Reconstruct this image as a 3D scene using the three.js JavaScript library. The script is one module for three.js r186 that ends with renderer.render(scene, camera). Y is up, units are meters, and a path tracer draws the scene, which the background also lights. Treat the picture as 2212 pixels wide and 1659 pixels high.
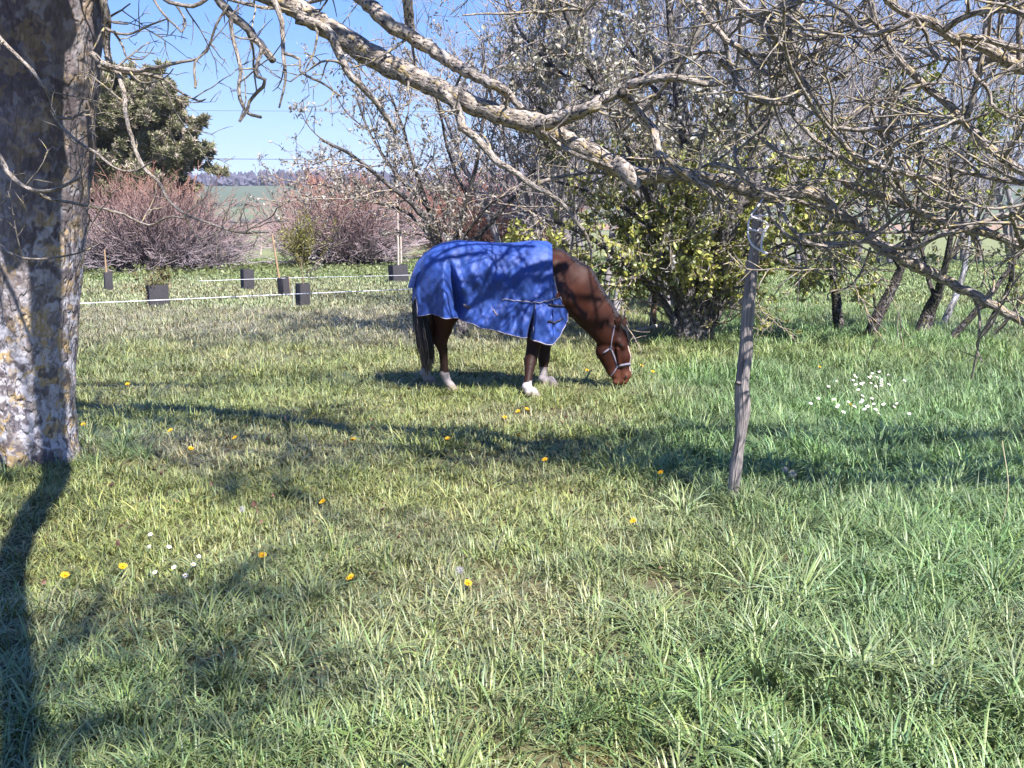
import * as THREE from 'three';
import { MarchingCubes } from 'three/addons/objects/MarchingCubes.js';
import { mergeGeometries } from 'three/addons/utils/BufferGeometryUtils.js';

// ---------------------------------------------------------------- camera, sky, sun, exposure
const scene = new THREE.Scene();
const camera = new THREE.PerspectiveCamera(46, 4 / 3, 0.05, 4000);
const PITCH = 9.9 * Math.PI / 180, EYE = 1.7;
camera.position.set(0, EYE, 0);
camera.rotation.set(-PITCH, 0, 0);
const renderer = new THREE.WebGLRenderer();
renderer.toneMapping = THREE.LinearToneMapping;
renderer.toneMappingExposure = 2.8;
renderer.shadowMap.enabled = true;

{ // clear spring sky: deep blue overhead, pale lavender blue low down, the same all round
  const W = 256, H = 128, d = new Float32Array(W * H * 4);
  const stops = [[0, .37, .41, .52], [.035, .33, .40, .54], [.10, .235, .345, .54], [.20, .125, .24, .52], [.34, .075, .18, .48], [.6, .05, .13, .40], [1, .04, .105, .33]];
  for (let y = 0; y < H; y++) {
    const s = Math.max(0, Math.sin(((y + .5) / H - .5) * Math.PI));
    let k = 0; while (k < stops.length - 2 && stops[k + 1][0] < s) k++;
    const a = stops[k], b = stops[k + 1], t = Math.min(1, (s - a[0]) / (b[0] - a[0]));
    for (let x = 0; x < W; x++) { const o = (y * W + x) * 4; for (let c = 0; c < 3; c++) d[o + c] = (a[c + 1] + (b[c + 1] - a[c + 1]) * t) * .92; d[o + 3] = 1; }
  }
  const t = new THREE.DataTexture(d, W, H, THREE.RGBAFormat, THREE.FloatType);
  t.mapping = THREE.EquirectangularReflectionMapping; t.magFilter = THREE.LinearFilter; t.needsUpdate = true;
  scene.background = t; scene.environment = t;
}
const SUN_EL = 52 * Math.PI / 180, SUN_AZ = 35 * Math.PI / 180;
const SUN = new THREE.Vector3(Math.sin(SUN_AZ) * Math.cos(SUN_EL), Math.sin(SUN_EL), Math.cos(SUN_AZ) * Math.cos(SUN_EL));
const sun = new THREE.DirectionalLight(new THREE.Color(1, .96, .92), 5);
sun.position.copy(SUN).multiplyScalar(60); sun.castShadow = true; sun.name = 'sun';
Object.assign(sun.shadow.camera, { left: -30, right: 30, top: 30, bottom: -30, near: 1, far: 160 });
sun.shadow.mapSize.set(4096, 4096);
scene.add(sun, sun.target);
scene.fog = new THREE.FogExp2(new THREE.Color(.62, .72, .95), .0002);

// ---------------------------------------------------------------- helpers
const V = (x, y, z) => new THREE.Vector3(x, y, z);
function rng(seed) { let s = seed >>> 0; return () => { s = (s + 0x6d2b79f5) | 0; let t = Math.imul(s ^ (s >>> 15), 1 | s); t = (t + Math.imul(t ^ (t >>> 7), 61 | t)) ^ t; return ((t ^ (t >>> 14)) >>> 0) / 4294967296; }; }
const gaussOf = (R) => () => (R() + R() + R() + R() - 2) * 1.22;
const lerp = (a, b, t) => a + (b - a) * t, clamp = (x, a, b) => Math.min(b, Math.max(a, x));
const smooth = (a, b, x) => { const t = clamp((x - a) / (b - a), 0, 1); return t * t * (3 - 2 * t); };
function hash(x, y, z) { let h = Math.imul(x, 374761393) ^ Math.imul(y, 668265263) ^ Math.imul(z, 2147483647 - 1013); h = Math.imul(h ^ (h >>> 13), 1274126177); return ((h ^ (h >>> 16)) >>> 0) / 4294967296; }
function noise3(x, y, z, px = 0, py = 0) { // value noise 0..1, periodic in x,y when px,py are given
  const ix = Math.floor(x), iy = Math.floor(y), iz = Math.floor(z), f = (t) => t * t * (3 - 2 * t), u = f(x - ix), v = f(y - iy), w = f(z - iz);
  const mx = (a) => px ? ((a % px) + px) % px : a, my = (a) => py ? ((a % py) + py) % py : a;
  const h = (a, b, c) => hash(mx(ix + a), my(iy + b), iz + c);
  return lerp(lerp(lerp(h(0, 0, 0), h(1, 0, 0), u), lerp(h(0, 1, 0), h(1, 1, 0), u), v), lerp(lerp(h(0, 0, 1), h(1, 0, 1), u), lerp(h(0, 1, 1), h(1, 1, 1), u), v), w);
}
const fbm = (x, y, z = 0, o = 4) => { let s = 0, a = .5, n = 0; for (let i = 0; i < o; i++) { s += a * noise3(x, y, z + i * 7); n += a; x *= 2.03; y *= 2.03; a *= .5; } return s / n; };
const fbmT = (u, v, p, q, z, o) => { let s = 0, a = .5, n = 0; for (let i = 0; i < o; i++) { s += a * noise3(u * p, v * q, z + i * 7, p, q); n += a; p *= 2; q *= 2; a *= .5; } return s / n; };

// a point of the world by where it shows in the photograph and how far it stands before the camera along the ground (metres)
const F = 829.5 / Math.tan(23 * Math.PI / 180), CS = Math.cos(PITCH), SN = Math.sin(PITCH);
function ray(px, py) { const x = (px - 1106) / F, y = (829.5 - py) / F; return V(x, y * CS - SN, -CS - y * SN); }
function at(px, py, D) { const r = ray(px, py), k = D / -r.z; return V(r.x * k, EYE + r.y * k, -D); }
function groundAt(px, py) { const r = ray(px, py), k = -EYE / r.y, p = V(r.x * k, 0, r.z * k); p.y = height(p.x, p.z); return p; }
const size = (px, D) => px / F * D * 1.0;   // metres covered by px photograph pixels at distance D

const used = {};
function numbered(n) { const k = used[n] = (used[n] ?? -1) + 1; return k ? n + '_' + String(k).padStart(3, '0') : n; }
function tag(o, label, category, group, kind) { const u = o.userData; if (label) u.label = label; if (category) u.category = category; if (group) u.group = group; if (kind) u.kind = kind; return o; }
function thing(name, label, category, p = V(0, 0, 0), group) { const o = new THREE.Group(); o.name = numbered(name); o.position.copy(p); scene.add(o); return tag(o, label, category, group); }
function part(name, geo, m, parent, kind) { const o = new THREE.Mesh(geo, m); o.name = parent === scene ? numbered(name) : name; o.castShadow = o.receiveShadow = true; parent.add(o); if (kind) o.userData.kind = kind; return o; }
function inst(name, geo, m, list, parent, kind = 'stuff') { // list of [matrix, color]
  const o = new THREE.InstancedMesh(geo, m, list.length); o.name = parent === scene ? numbered(name) : name;
  list.forEach(([mat, c], i) => { o.setMatrixAt(i, mat); if (c) o.setColorAt(i, c); });
  o.castShadow = o.receiveShadow = true; o.userData.kind = kind; parent.add(o); return o;
}
const C = (r, g, b) => new THREE.Color().setRGB(r, g, b);
function tex(n, f, srgb = false) { // f(u, v) -> [r, g, b] linear 0..1 (colour) or a number
  const d = new Uint8Array(n * n * 4), enc = (x) => { x = clamp(x, 0, 1); return 255 * (x <= .0031308 ? 12.92 * x : 1.055 * x ** (1 / 2.4) - .055); };
  for (let y = 0; y < n; y++) for (let x = 0; x < n; x++) { const c = f((x + .5) / n, (y + .5) / n), o = (y * n + x) * 4; for (let k = 0; k < 3; k++) { const q = typeof c === 'number' ? c : c[k]; d[o + k] = srgb ? enc(q) : 255 * clamp(q, 0, 1); } d[o + 3] = 255; }
  const t = new THREE.DataTexture(d, n, n); t.wrapS = t.wrapT = THREE.RepeatWrapping; t.magFilter = THREE.LinearFilter; if (srgb) t.colorSpace = THREE.SRGBColorSpace; t.needsUpdate = true; return t;
}
const mix3 = (a, b, t) => [lerp(a[0], b[0], t), lerp(a[1], b[1], t), lerp(a[2], b[2], t)];
const std = (o) => new THREE.MeshStandardMaterial({ roughness: .9, ...o });
const leafy = (o) => new THREE.MeshPhysicalMaterial({ roughness: .55, transmission: .3, thickness: 0, side: THREE.DoubleSide, ...o });

// many tapered tubes in one geometry
class Tubes {
  constructor() { this.p = []; this.n = []; this.t = []; this.c = []; this.i = []; }
  add(pts, rad, sides = 4, o = {}) {
    const N = pts.length; if (N < 2) return this;
    const T = V(0, 0, 0), U = V(0, 0, 0), B = V(0, 0, 0), base = this.p.length / 3, rep = Math.max(1, Math.round(rad[0] * 2 * Math.PI / (o.tile ?? .25))); let v = o.v0 ?? 0;
    const flat = o.flat ?? 1, bump = o.bump ?? 0, bf = o.bumpFreq ?? 6;
    for (let k = 0; k < N; k++) {
      T.subVectors(pts[Math.min(N - 1, k + 1)], pts[Math.max(0, k - 1)]).normalize();
      if (!k) { U.set(Math.abs(T.y) < .9 ? 0 : 1, Math.abs(T.y) < .9 ? 1 : 0, 0); if (o.up) U.copy(o.up); }
      U.addScaledVector(T, -U.dot(T)).normalize(); B.crossVectors(T, U);
      if (k) v += pts[k].distanceTo(pts[k - 1]) / (o.tile ?? .25);
      for (let s = 0; s <= sides; s++) {
        const a = s / sides * 2 * Math.PI, ca = Math.cos(a), sa = Math.sin(a) * flat;
        const nx = U.x * ca + B.x * sa, ny = U.y * ca + B.y * sa, nz = U.z * ca + B.z * sa;
        let r = rad[k];
        if (bump) { const q = pts[k]; r *= 1 + bump * (fbm((q.x + nx * r) * bf, (q.y + ny * r) * bf, (q.z + nz * r) * bf, 2) - .5) * 2; }
        this.p.push(pts[k].x + nx * r, pts[k].y + ny * r, pts[k].z + nz * r); this.n.push(nx, ny, nz); this.t.push(s / sides * rep, v);
        if (o.col) { const c = typeof o.col === 'function' ? o.col(k / (N - 1)) : o.col; this.c.push(c[0], c[1], c[2]); }
      }
    }
    for (let k = 0; k < N - 1; k++) for (let s = 0; s < sides; s++) { const a = base + k * (sides + 1) + s, b = a + sides + 1; this.i.push(a, a + 1, b, b, a + 1, b + 1); }
    if (o.cap !== false && sides > 4) for (const [k, f] of [[0, 1], [N - 1, 0]]) {
      const c = this.p.length / 3, q = pts[k], d = V(0, 0, 0).subVectors(q, pts[k ? k - 1 : 1]).normalize();
      this.p.push(q.x, q.y, q.z); this.n.push(d.x, d.y, d.z); this.t.push(.5, v); if (o.col) { const cc = typeof o.col === 'function' ? o.col(k ? 1 : 0) : o.col; this.c.push(cc[0], cc[1], cc[2]); }
      for (let s = 0; s < sides; s++) { const a = base + k * (sides + 1) + s; f ? this.i.push(c, a + 1, a) : this.i.push(c, a, a + 1); }
    }
    return this;
  }
  get empty() { return !this.i.length; }
  build() {
    const g = new THREE.BufferGeometry();
    g.setAttribute('position', new THREE.Float32BufferAttribute(this.p, 3)); g.setAttribute('normal', new THREE.Float32BufferAttribute(this.n, 3)); g.setAttribute('uv', new THREE.Float32BufferAttribute(this.t, 2));
    if (this.c.length === this.p.length) g.setAttribute('color', new THREE.Float32BufferAttribute(this.c, 3));
    g.setIndex(this.i); return g;
  }
}
function spline(pts, step) { // resample through pts
  const c = new THREE.CatmullRomCurve3(pts, false, 'centripetal'), n = Math.max(2, Math.ceil(c.getLength() / step));
  return c.getSpacedPoints(n);
}
const taper = (n, a, b, pw = 1) => Array.from({ length: n }, (_, i) => lerp(a, b, (i / (n - 1)) ** pw));

// a crooked shoot with side shoots; every piece is handed to emit(points, radii, level)
function grow(R, p, dir, len, r, lev, o, emit) {
  const g = gaussOf(R), step = Math.max(o.minStep ?? .03, len / (o.segs ?? 8)), n = Math.max(2, Math.round(len / step)), d = dir.clone().normalize(), ax0 = V(g(), g(), g()).cross(d).normalize(), curl = (o.curl ?? 0) * (.3 + R()), pts = [p.clone()], rad = [r], q = p.clone(), kids = [];
  for (let i = 1; i <= n; i++) {
    d.x += g() * o.wander; d.y += g() * o.wander + (o.lift ?? 0); d.z += g() * o.wander; d.normalize(); if (curl) d.applyAxisAngle(ax0, curl);
    q.addScaledVector(d, step); pts.push(q.clone()); const rr = r * lerp(1, o.tip ?? .35, i / n); rad.push(rr);
    if (lev < o.levels && i > (o.bare ?? 0) && R() < o.branch) kids.push([q.clone(), d.clone(), i / n, rr]);
  }
  emit(pts, rad, lev, d);
  for (const [kp, kd, t, kr] of kids) {
    const ax = V(g(), g(), g()).cross(kd).normalize(), nd = kd.clone().applyAxisAngle(ax, lerp(o.angle?.[0] ?? .5, o.angle?.[1] ?? 1.1, R()));
    grow(R, kp, nd, len * lerp(.35, .75, R()) * (1 - .45 * t) * (o.shrink ?? 1), Math.max(o.rmin ?? .0015, kr * (o.thin ?? .7)), lev + 1, o, emit);
  }
}

// ---------------------------------------------------------------- terrain
const profile = [[0, 0], [200, 0], [250, .55], [300, 2.47], [400, 10.5], [620, 28], [700, 30.5], [900, 26], [2500, 20]];
function height(x, z) {
  const D = Math.hypot(x * .35, z), near = 1 - smooth(60, 140, D);
  let k = 0; while (k < profile.length - 2 && profile[k + 1][0] < D) k++;
  const [a, ha] = profile[k], [b, hb] = profile[k + 1];
  let h = lerp(ha, hb, clamp((D - a) / (b - a), 0, 1));
  if (D > 220) h *= 1 + .12 * (fbm(x / 260 + 3, 1, 0, 2) - .5) - .00008 * x;
  const ease = smooth(1.5, 6, D) * near;
  return h + ease * ((fbm(x * .35 + 9, z * .35, 2, 3) - .5) * .10) + near * (fbm(x * 1.7, z * 1.7, 5, 2) - .5) * .035;
}
// ---------------------------------------------------------------- the ground: one sheet to the horizon
const dryness = (x, z) => { const D = -z; // where the turf is short, dry and straw coloured
  const a = fbm(x * .5 + 40, z * .9, 3, 3);
  return clamp(smooth(10, 15, D) * (1 - smooth(24, 34, D)) * smooth(3, -1, x) * 1.0 + .5 * smooth(.5, .72, a), 0, 1);
};
const lush = (x, z) => { const D = -z; // where it is long and green
  const right = smooth(-.5, 1.3, x - .16 * (D - 3)) * (1 - smooth(9.5, 13, D) * .6), near = 1 - smooth(2.6, 4.6, D);
  return clamp(Math.max(right, near * .62, smooth(11, 13, D) * smooth(2.2, 3.6, x) * .7) + (fbm(x * .9, z * .9, 8, 3) - .5) * .9, 0, 1);
};
{
  const pos = [], col = [], uv = [], idx = [], A = 256; let rings = [0];
  for (let r = .6; r < 2400; r *= r < 40 ? 1.035 : r < 700 ? 1.025 : 1.1) rings.push(r);
  for (const r of rings) for (let a = 0; a <= A; a++) {
    const t = a / A * 2 * Math.PI, x = r * Math.sin(t), z = -r * Math.cos(t), D = Math.hypot(x * .35, z), n = fbm(x * .08, z * .08, 1, 3), n2 = fbm(x * .012 + 5, z * .02, 2, 3);
    pos.push(x, height(x, z), z); uv.push(x / 3, z / 3);
    let c = mix3([.085, .078, .034], [.15, .12, .07], clamp(dryness(x, z) * .9 + (n - .5), 0, 1));
    const far = mix3([.17, .20, .085], [.22, .23, .12], n2);
    c = mix3(c, far, smooth(32, 60, D));
    if (D > 235) {
      const strip = smooth(249, 252, D) * (1 - smooth(296, 299, D)); c = mix3([.10, .14, .06], [.30, .20, .15], strip);
      if (D > 299) c = mix3([.13, .165, .095], [.11, .145, .09], n2);
      if (D > 398 + 18 * Math.sin(x * .02)) c = mix3([.080, .108, .075], [.10, .125, .082], n2);
    }
    col.push(...c);
  }
  for (let k = 0; k < rings.length - 1; k++) for (let a = 0; a < A; a++) { const i = k * (A + 1) + a, j = i + A + 1; idx.push(i, i + 1, j, j, i + 1, j + 1); }
  const g = new THREE.BufferGeometry(); g.setAttribute('position', new THREE.Float32BufferAttribute(pos, 3)); g.setAttribute('color', new THREE.Float32BufferAttribute(col, 3)); g.setAttribute('uv', new THREE.Float32BufferAttribute(uv, 2)); g.setIndex(idx); g.computeVertexNormals();
  const map = tex(512, (u, v) => { const a = fbmT(u, v, 6, 6, 1, 6), b = fbmT(u, v, 40, 40, 9, 3); const k = .55 + a * .5 + (b - .5) * .8; return mix3([k, k, k * .92], [k * 1.1, k * .95, k * .7], smooth(.5, .65, fbmT(u, v, 12, 12, 20, 4))); });
  const bump = tex(512, (u, v) => fbmT(u, v, 30, 30, 3, 4));
  tag(part('meadow', g, std({ map, vertexColors: true, bumpMap: bump, bumpScale: .03, roughness: 1 }), scene), 'grassy meadow floor with dry thatch running out to far fields and a green hill', 'ground', null, 'structure');
}

// ---------------------------------------------------------------- grass
const grassMat = leafy({ vertexColors: true, roughness: .42, transmission: .26, specularIntensity: .8 });
function bladeTuft(seed, o) { // blades of one tuft, each a bent ribbon
  const R = rng(seed), g = gaussOf(R), p = [], n = [], c = [], idx = [], clumps = [...Array(o.clumps ?? 9)].map(() => { const a = R() * 6.283, r = o.spread * Math.sqrt(R()); return [Math.cos(a) * r, Math.sin(a) * r, lerp(.6, 1.35, R()), lerp(.03, .085, R())]; });
  for (let b = 0; b < o.n; b++) {
    let a, br, cx = 0, cz = 0, kL = 1; if (o.radial) { a = R() * 6.283; br = o.spread * Math.sqrt(R()); } else { const q = clumps[Math.floor(R() * clumps.length)]; cx = q[0]; cz = q[1]; kL = q[2]; a = R() * 6.283; br = q[3] * Math.sqrt(R()); }
    const L = lerp(o.len[0], o.len[1], R()) * kL, w = lerp(o.w[0], o.w[1], R()), out = a + g() * (o.radial ? .5 : .7);
    let th = Math.abs(g()) * o.lean + .05, x = cx + Math.cos(a) * br, z = cz + Math.sin(a) * br, y = -.012; const bend = lerp(o.bend[0], o.bend[1], R()), S = o.segs, sx = -Math.sin(out), sz = Math.cos(out), base = p.length / 3;
    const straw = R() < o.straw, k = .65 + R() * .7, cc = straw ? [1.42 * k, 1.2 * k, 1.35 * k] : [k * lerp(.85, 1.2, R()), k, k * lerp(.75, 1.35, R())];
    for (let s = 0; s <= S; s++) {
      const t = s / S, ww = w * (t < .15 ? .75 : 1) * (1 - t ** 2.2) + .0004, fx = Math.cos(out) * Math.sin(th), fy = Math.cos(th), fz = Math.sin(out) * Math.sin(th), nx = -Math.cos(out) * Math.cos(th), ny = Math.sin(th), nz = -Math.sin(out) * Math.cos(th);
      if (s === S) { p.push(x, y, z); n.push(nx, ny, nz); c.push(...cc); } else { for (const e of [-1, 1]) { p.push(x + sx * ww * e * .5, y, z + sz * ww * e * .5); n.push(nx + sx * e * .35, ny, nz + sz * e * .35); c.push(...cc); } }
      const st = L / S; x += fx * st; y += fy * st; z += fz * st; th += bend / S; y = Math.max(y, .004 + t * .01);
    }
    for (let s = 0; s < S - 1; s++) { const i = base + s * 2; idx.push(i, i + 1, i + 2, i + 2, i + 1, i + 3); }
    const i = base + (S - 1) * 2; idx.push(i, i + 1, i + 2);
  }
  const geo = new THREE.BufferGeometry(); geo.setAttribute('position', new THREE.Float32BufferAttribute(p, 3)); geo.setAttribute('normal', new THREE.Float32BufferAttribute(n, 3)); geo.setAttribute('color', new THREE.Float32BufferAttribute(c, 3)); geo.setIndex(idx); return geo;
}
{
  const R = rng(77), short = [[], [], []], mid = [[], [], []], long = [[], []], far = [], pick = (l) => l[Math.floor(R() * l.length)];
  const green = (x, z, l, j) => { const d = dryness(x, z), q = fbm(x * 1.3 + 7, z * 1.3, 4, 3); let c = mix3([.200, .232, .072], [.138, .232, .080], l); c = mix3(c, [.272, .258, .175], clamp(d * .7 + (q - .5) * 1.0, 0, .85) * (1 - .7 * l)); return C(c[0] * j, c[1] * j, c[2] * j); };
  const Q = new THREE.Quaternion(), Q2 = new THREE.Quaternion(), E = new THREE.Euler(), UP = V(0, 1, 0);
  const put = (list, x, z, s, sy, c, tilt = .15) => { const e = .12, n = V(height(x - e, z) - height(x + e, z), 2 * e, height(x, z - e) - height(x, z + e)).normalize(); E.set((R() - .5) * tilt, R() * 6.283, (R() - .5) * tilt); Q2.setFromUnitVectors(UP, n); list.push([new THREE.Matrix4().compose(V(x, height(x, z), z), Q.setFromEuler(E).premultiply(Q2), V(s, s * sy, s)), c]); };
  // scatter in the wedge before the camera (a little wider than the frame)
  const scatter = (D0, D1, density, f) => { const area = .5 * 1.5 * (D1 * D1 - D0 * D0) + (D1 - D0) * 1.2, n = Math.round(area * density); for (let i = 0; i < n; i++) { const D = Math.sqrt(lerp(D0 * D0, D1 * D1, R())), x = (R() - .5) * (1.5 * D + 1.2); f(x, -D, D); } };
  const sward = (x, z, D, k) => { const l = lush(x, z), j = (.8 + R() * .4) * (.72 + .56 * fbm(x * 2.6, z * 2.6, 33, 2)); if (R() > .2 + l * .6) put(pick(short), x, z, k * lerp(.8, 1.25, R()), lerp(.7, 1.2, R()), green(x, z, l, j)); else put(pick(mid), x, z, k * lerp(.75, 1.15, R()), lerp(.75, 1.2, l), green(x, z, l, j)); };
  scatter(1.9, 6, 62, (x, z, D) => sward(x, z, D, 1));
  scatter(6, 10, 42, (x, z, D) => sward(x, z, D, 1.15));
  scatter(10, 19, 22, (x, z, D) => sward(x, z, D, 1.5));
  scatter(2.0, 7.5, 16, (x, z) => { const l = lush(x, z); if (R() < l * l * 1.1) put(pick(long), x, z, lerp(.55, 1.1, R()), lerp(.6, .9, R()), green(x, z, Math.max(.5, l), .8 + R() * .4), .7); });
  scatter(7.5, 16, 7, (x, z) => { const l = lush(x, z); if (R() < l * .8) put(pick(long), x, z, lerp(.6, 1.0, R()), .8, green(x, z, l, .85 + R() * .4), .7); });
  scatter(18, 50, 20, (x, z) => put(far, x, z, lerp(.9, 1.8, R()), lerp(.7, 1.2, R()), green(x, z, .3 + .5 * fbm(x * .3, z * .3, 3, 2), .8 + R() * .4)));
  // thick grass round feet of trees, post and bushes
  const round = (x, z, r, n) => { for (let i = 0; i < n; i++) { const a = R() * 6.283, q = r * (.8 + R() * .7); put(long[0], x + Math.cos(a) * q, z + Math.sin(a) * q, lerp(.5, .9, R()), 1, green(x, z, .8, .8 + R() * .4)); } };
  round(-3.45, -6.4, .5, 46); { const q = groundAt(1580, 1085); round(q.x, q.z, .09, 10); }
  for (const [px, py] of [[1490, 730], [1810, 705], [1888, 728], [2000, 718], [2080, 735]]) { const q = groundAt(px, py); round(q.x, q.z, .35, 22); }
  for (const [px, py, s] of [[1480, 1570, 1.15], [1430, 1500, .9], [1720, 1490, 1.2], [1790, 1440, 1], [1960, 1520, 1.2], [2050, 1440, 1.1], [1560, 1400, .9], [1640, 1360, .9], [1880, 1240, 1], [1980, 1180, 1], [2080, 1250, 1.1], [600, 1420, .8], [430, 1500, .8], [1300, 1590, .9], [700, 1600, .7], [2150, 1560, 1.2], [1180, 1620, .8], [250, 1560, .8], [2120, 1050, 1], [1760, 1120, .8]]) for (let i = 0; i < 4; i++) { const q = groundAt(px, py), x = q.x + (R() - .5) * .34, z = q.z + (R() - .5) * .34; put(long[i % 2], x, z, s * lerp(.7, 1.1, R()), lerp(.55, .85, R()), green(x, z, .8, .75 + R() * .45), .9); }
  const S = { n: 135, len: [.03, .095], w: [.004, .0075], spread: .23, lean: .95, bend: [.2, 2.0], segs: 3, straw: .2 };
  const Mm = { n: 112, len: [.08, .19], w: [.0048, .009], spread: .22, lean: .85, bend: [.5, 2.5], segs: 4, straw: .12 };
  const L = { n: 40, len: [.16, .36], w: [.005, .0095], spread: .07, lean: .6, bend: [.8, 2.5], segs: 6, straw: .07, radial: true };
  const labels = ['short grazed grass mixed with straw blades across the meadow', 'ankle-high green grass blades between the grazed patches', 'long arching tufts of lush green grass in the foreground and right'];
  [short, mid, long].forEach((pair, k) => pair.forEach((list, i) => tag(inst(['short_grass', 'meadow_grass', 'long_grass'][k], bladeTuft(100 + k * 10 + i, [S, Mm, L][k]), grassMat, list, scene), labels[k] + ['', ', second sward among the first', ', third sward with the others'][i], 'grass')));
  tag(inst('distant_grass', bladeTuft(190, { n: 60, len: [.03, .10], w: [.010, .02], spread: .34, lean: .7, bend: [.3, 1.4], segs: 2, straw: .25 }), grassMat, far, scene), 'pale sunlit grass of the paddock beyond the horse up to the willow bushes', 'grass');
}
// ---------------------------------------------------------------- the horse
{
  const HD = 9.25, P = (x, y, z = 0, D = HD) => at(x, y, D - z), S = (px) => px / F * 9.4;
  const foot = (x, y) => groundAt(x, y), R = rng(5), g = gaussOf(R);
  const caps = [];
  const cap = (a, b, ra, rb, zs = 1, k = .05) => caps.push({ a, b, ra: S(ra), rb: S(rb), zs, k, ba: V(0, 0, 0).subVectors(b, a), m: V(0, 0, 0).addVectors(a, b).multiplyScalar(.5), R: a.distanceTo(b) / 2 + S(Math.max(ra, rb)) });
  // trunk, rump, chest, neck
  cap(P(1160, 622), P(1055, 618), 72, 75, 1.3); cap(P(1055, 618), P(965, 600), 75, 62, 1.35); cap(P(965, 600), P(942, 605), 60, 45, 1.3);
  cap(P(1192, 640), P(1170, 640), 54, 60, 1.25); cap(P(1185, 570), P(1120, 560), 30, 34, 1.8);
  cap(P(1196, 604), P(1240, 628), 58, 47, 1.65, .06); cap(P(1240, 628), P(1280, 676), 47, 36, 1.7, .05); cap(P(1280, 676), P(1312, 722), 36, 30, 1.6, .05);
  cap(P(1218, 640, .10), P(1262, 690, .085), 13, 9, 1.2, .05); cap(P(1200, 575, .11), P(1225, 650, .15), 16, 14, 1.2, .06); cap(P(1160, 735, .16), P(1152, 765, .17), 8, 6, 1, .03);
  cap(P(1206, 558), P(1262, 596), 16, 17, 1.4, .05); cap(P(1262, 596), P(1326, 694), 17, 15, 1.3, .05);
  // head: jaw, face, muzzle, lips, brow and cheek bone, nostril rim
  cap(P(1311, 758), P(1326, 800), 24.5, 15, 1.75, .03); cap(P(1333, 724), P(1346, 770), 19, 16.5, 1.25, .03); cap(P(1346, 770), P(1350, 808), 15, 12, 1.15, .03);
  cap(P(1326, 800), P(1338, 818), 14, 10, 1.3, .03); cap(P(1350, 808), P(1346, 820), 13.5, 11.5, 1.05, .025); cap(P(1330, 824), P(1338, 826), 7.5, 7, 1, .02);
  for (const s of [1, -1]) cap(P(1337, 739, .066 * s), P(1344, 747, .068 * s), 5, 4.5, 1, .05);
  cap(P(1334, 755, .07), P(1337, 785, .055), 4, 3, 1, .03); cap(P(1350, 815, .045), P(1353, 811, .05), 4, 4, 1, .015);
  // ears
  for (const [x0, y0, x1, y1, z] of [[1333, 712, 1341, 677, .062], [1342, 712, 1354, 682, -.055]]) { const mx = lerp(x0, x1, .5) - 1.5, my = lerp(y0, y1, .5); cap(P(x0, y0, z), P(mx, my, z * 1.15), 5.5, 7, 1.9, .02); cap(P(mx, my, z * 1.15), P(x1, y1, z * 1.2), 7, 1.3, 1.9, .01); }
  // legs: list of [point, radius px]
  const leg = (list, k = .035) => { for (let i = 0; i < list.length - 1; i++) cap(list[i][0], list[i + 1][0], list[i][1], list[i + 1][1], i < 1 ? 1.3 : 1, i < 2 ? .06 : i > 3 ? .014 : .025); };
  const hoofs = [];
  const legDown = (joints, hx, hy, zTop) => { // the lower joints ease over from the body's plane to the hoof's place on the ground
    const h = foot(hx, hy), Dh = -h.z, Dt = HD - zTop, n = joints.length;
    const list = joints.map(([x, y, r], i) => [at(x, y, lerp(Dt, Dh, smooth(0, 1, i / (n - 1)))), r]);
    const up = (d) => h.clone().add(V(d, 0, 0)); list.push([up(0).setY(h.y + .085), 8.6]); leg(list);
    cap(up(.012).setY(h.y + .075), up(.034).setY(h.y + .02), 9.2, 12.2, 1, .008); hoofs.push(h.clone());
  };
  legDown([[953, 618, 38], [966, 668, 28], [959, 712, 16], [952, 738, 13], [957, 756, 10], [959, 785, 8], [960, 806, 9.6], [966, 823, 8.2]], 970, 850, .15);
  legDown([[945, 618, 38], [952, 668, 27], [936, 712, 16], [925, 738, 13], [924, 756, 10], [921, 785, 8], [917, 806, 9.6], [923, 822, 8.2]], 928, 838, -.14);
  legDown([[1178, 640, 44], [1166, 692, 25], [1155, 735, 15.5], [1146, 780, 12.5], [1144, 796, 10], [1141, 818, 7.8], [1138, 836, 9.6], [1142, 850, 8.2]], 1149, 867, .17);
  legDown([[1188, 640, 44], [1180, 692, 25], [1177, 735, 15], [1175, 775, 12], [1174, 790, 9.6], [1174, 806, 7.6], [1172, 818, 9], [1179, 831, 8]], 1188, 843, -.15);
  const pa = V(0, 0, 0), dcap = (p, c) => {
    pa.subVectors(p, c.a); const bx = c.ba.x, by = c.ba.y, bz = c.ba.z * c.zs, x = pa.x, y = pa.y, z = pa.z * c.zs;
    const h = clamp((x * bx + y * by + z * bz) / (bx * bx + by * by + bz * bz), 0, 1);
    return Math.hypot(x - bx * h, y - by * h, z - bz * h) - lerp(c.ra, c.rb, h);
  };
  const sdf = (p) => { let d = 9; for (const c of caps) { const ux = p.x - c.m.x, uy = p.y - c.m.y, uz = p.z - c.m.z; if (d < 8 && Math.sqrt(ux * ux + uy * uy + uz * uz) - c.R > d + c.k) continue; const e = dcap(p, c), k = c.k, h = Math.max(k - Math.abs(d - e), 0) / k; d = Math.min(d, e) - h * h * k * .25; } return d; };
  const gradient = (p, e = .004) => { const q = p.clone(), n = V(0, 0, 0); for (const a of ['x', 'y', 'z']) { q.copy(p); q[a] += e; const u = sdf(q); q[a] -= 2 * e; n[a] = u - sdf(q); } return n.normalize(); };
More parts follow.
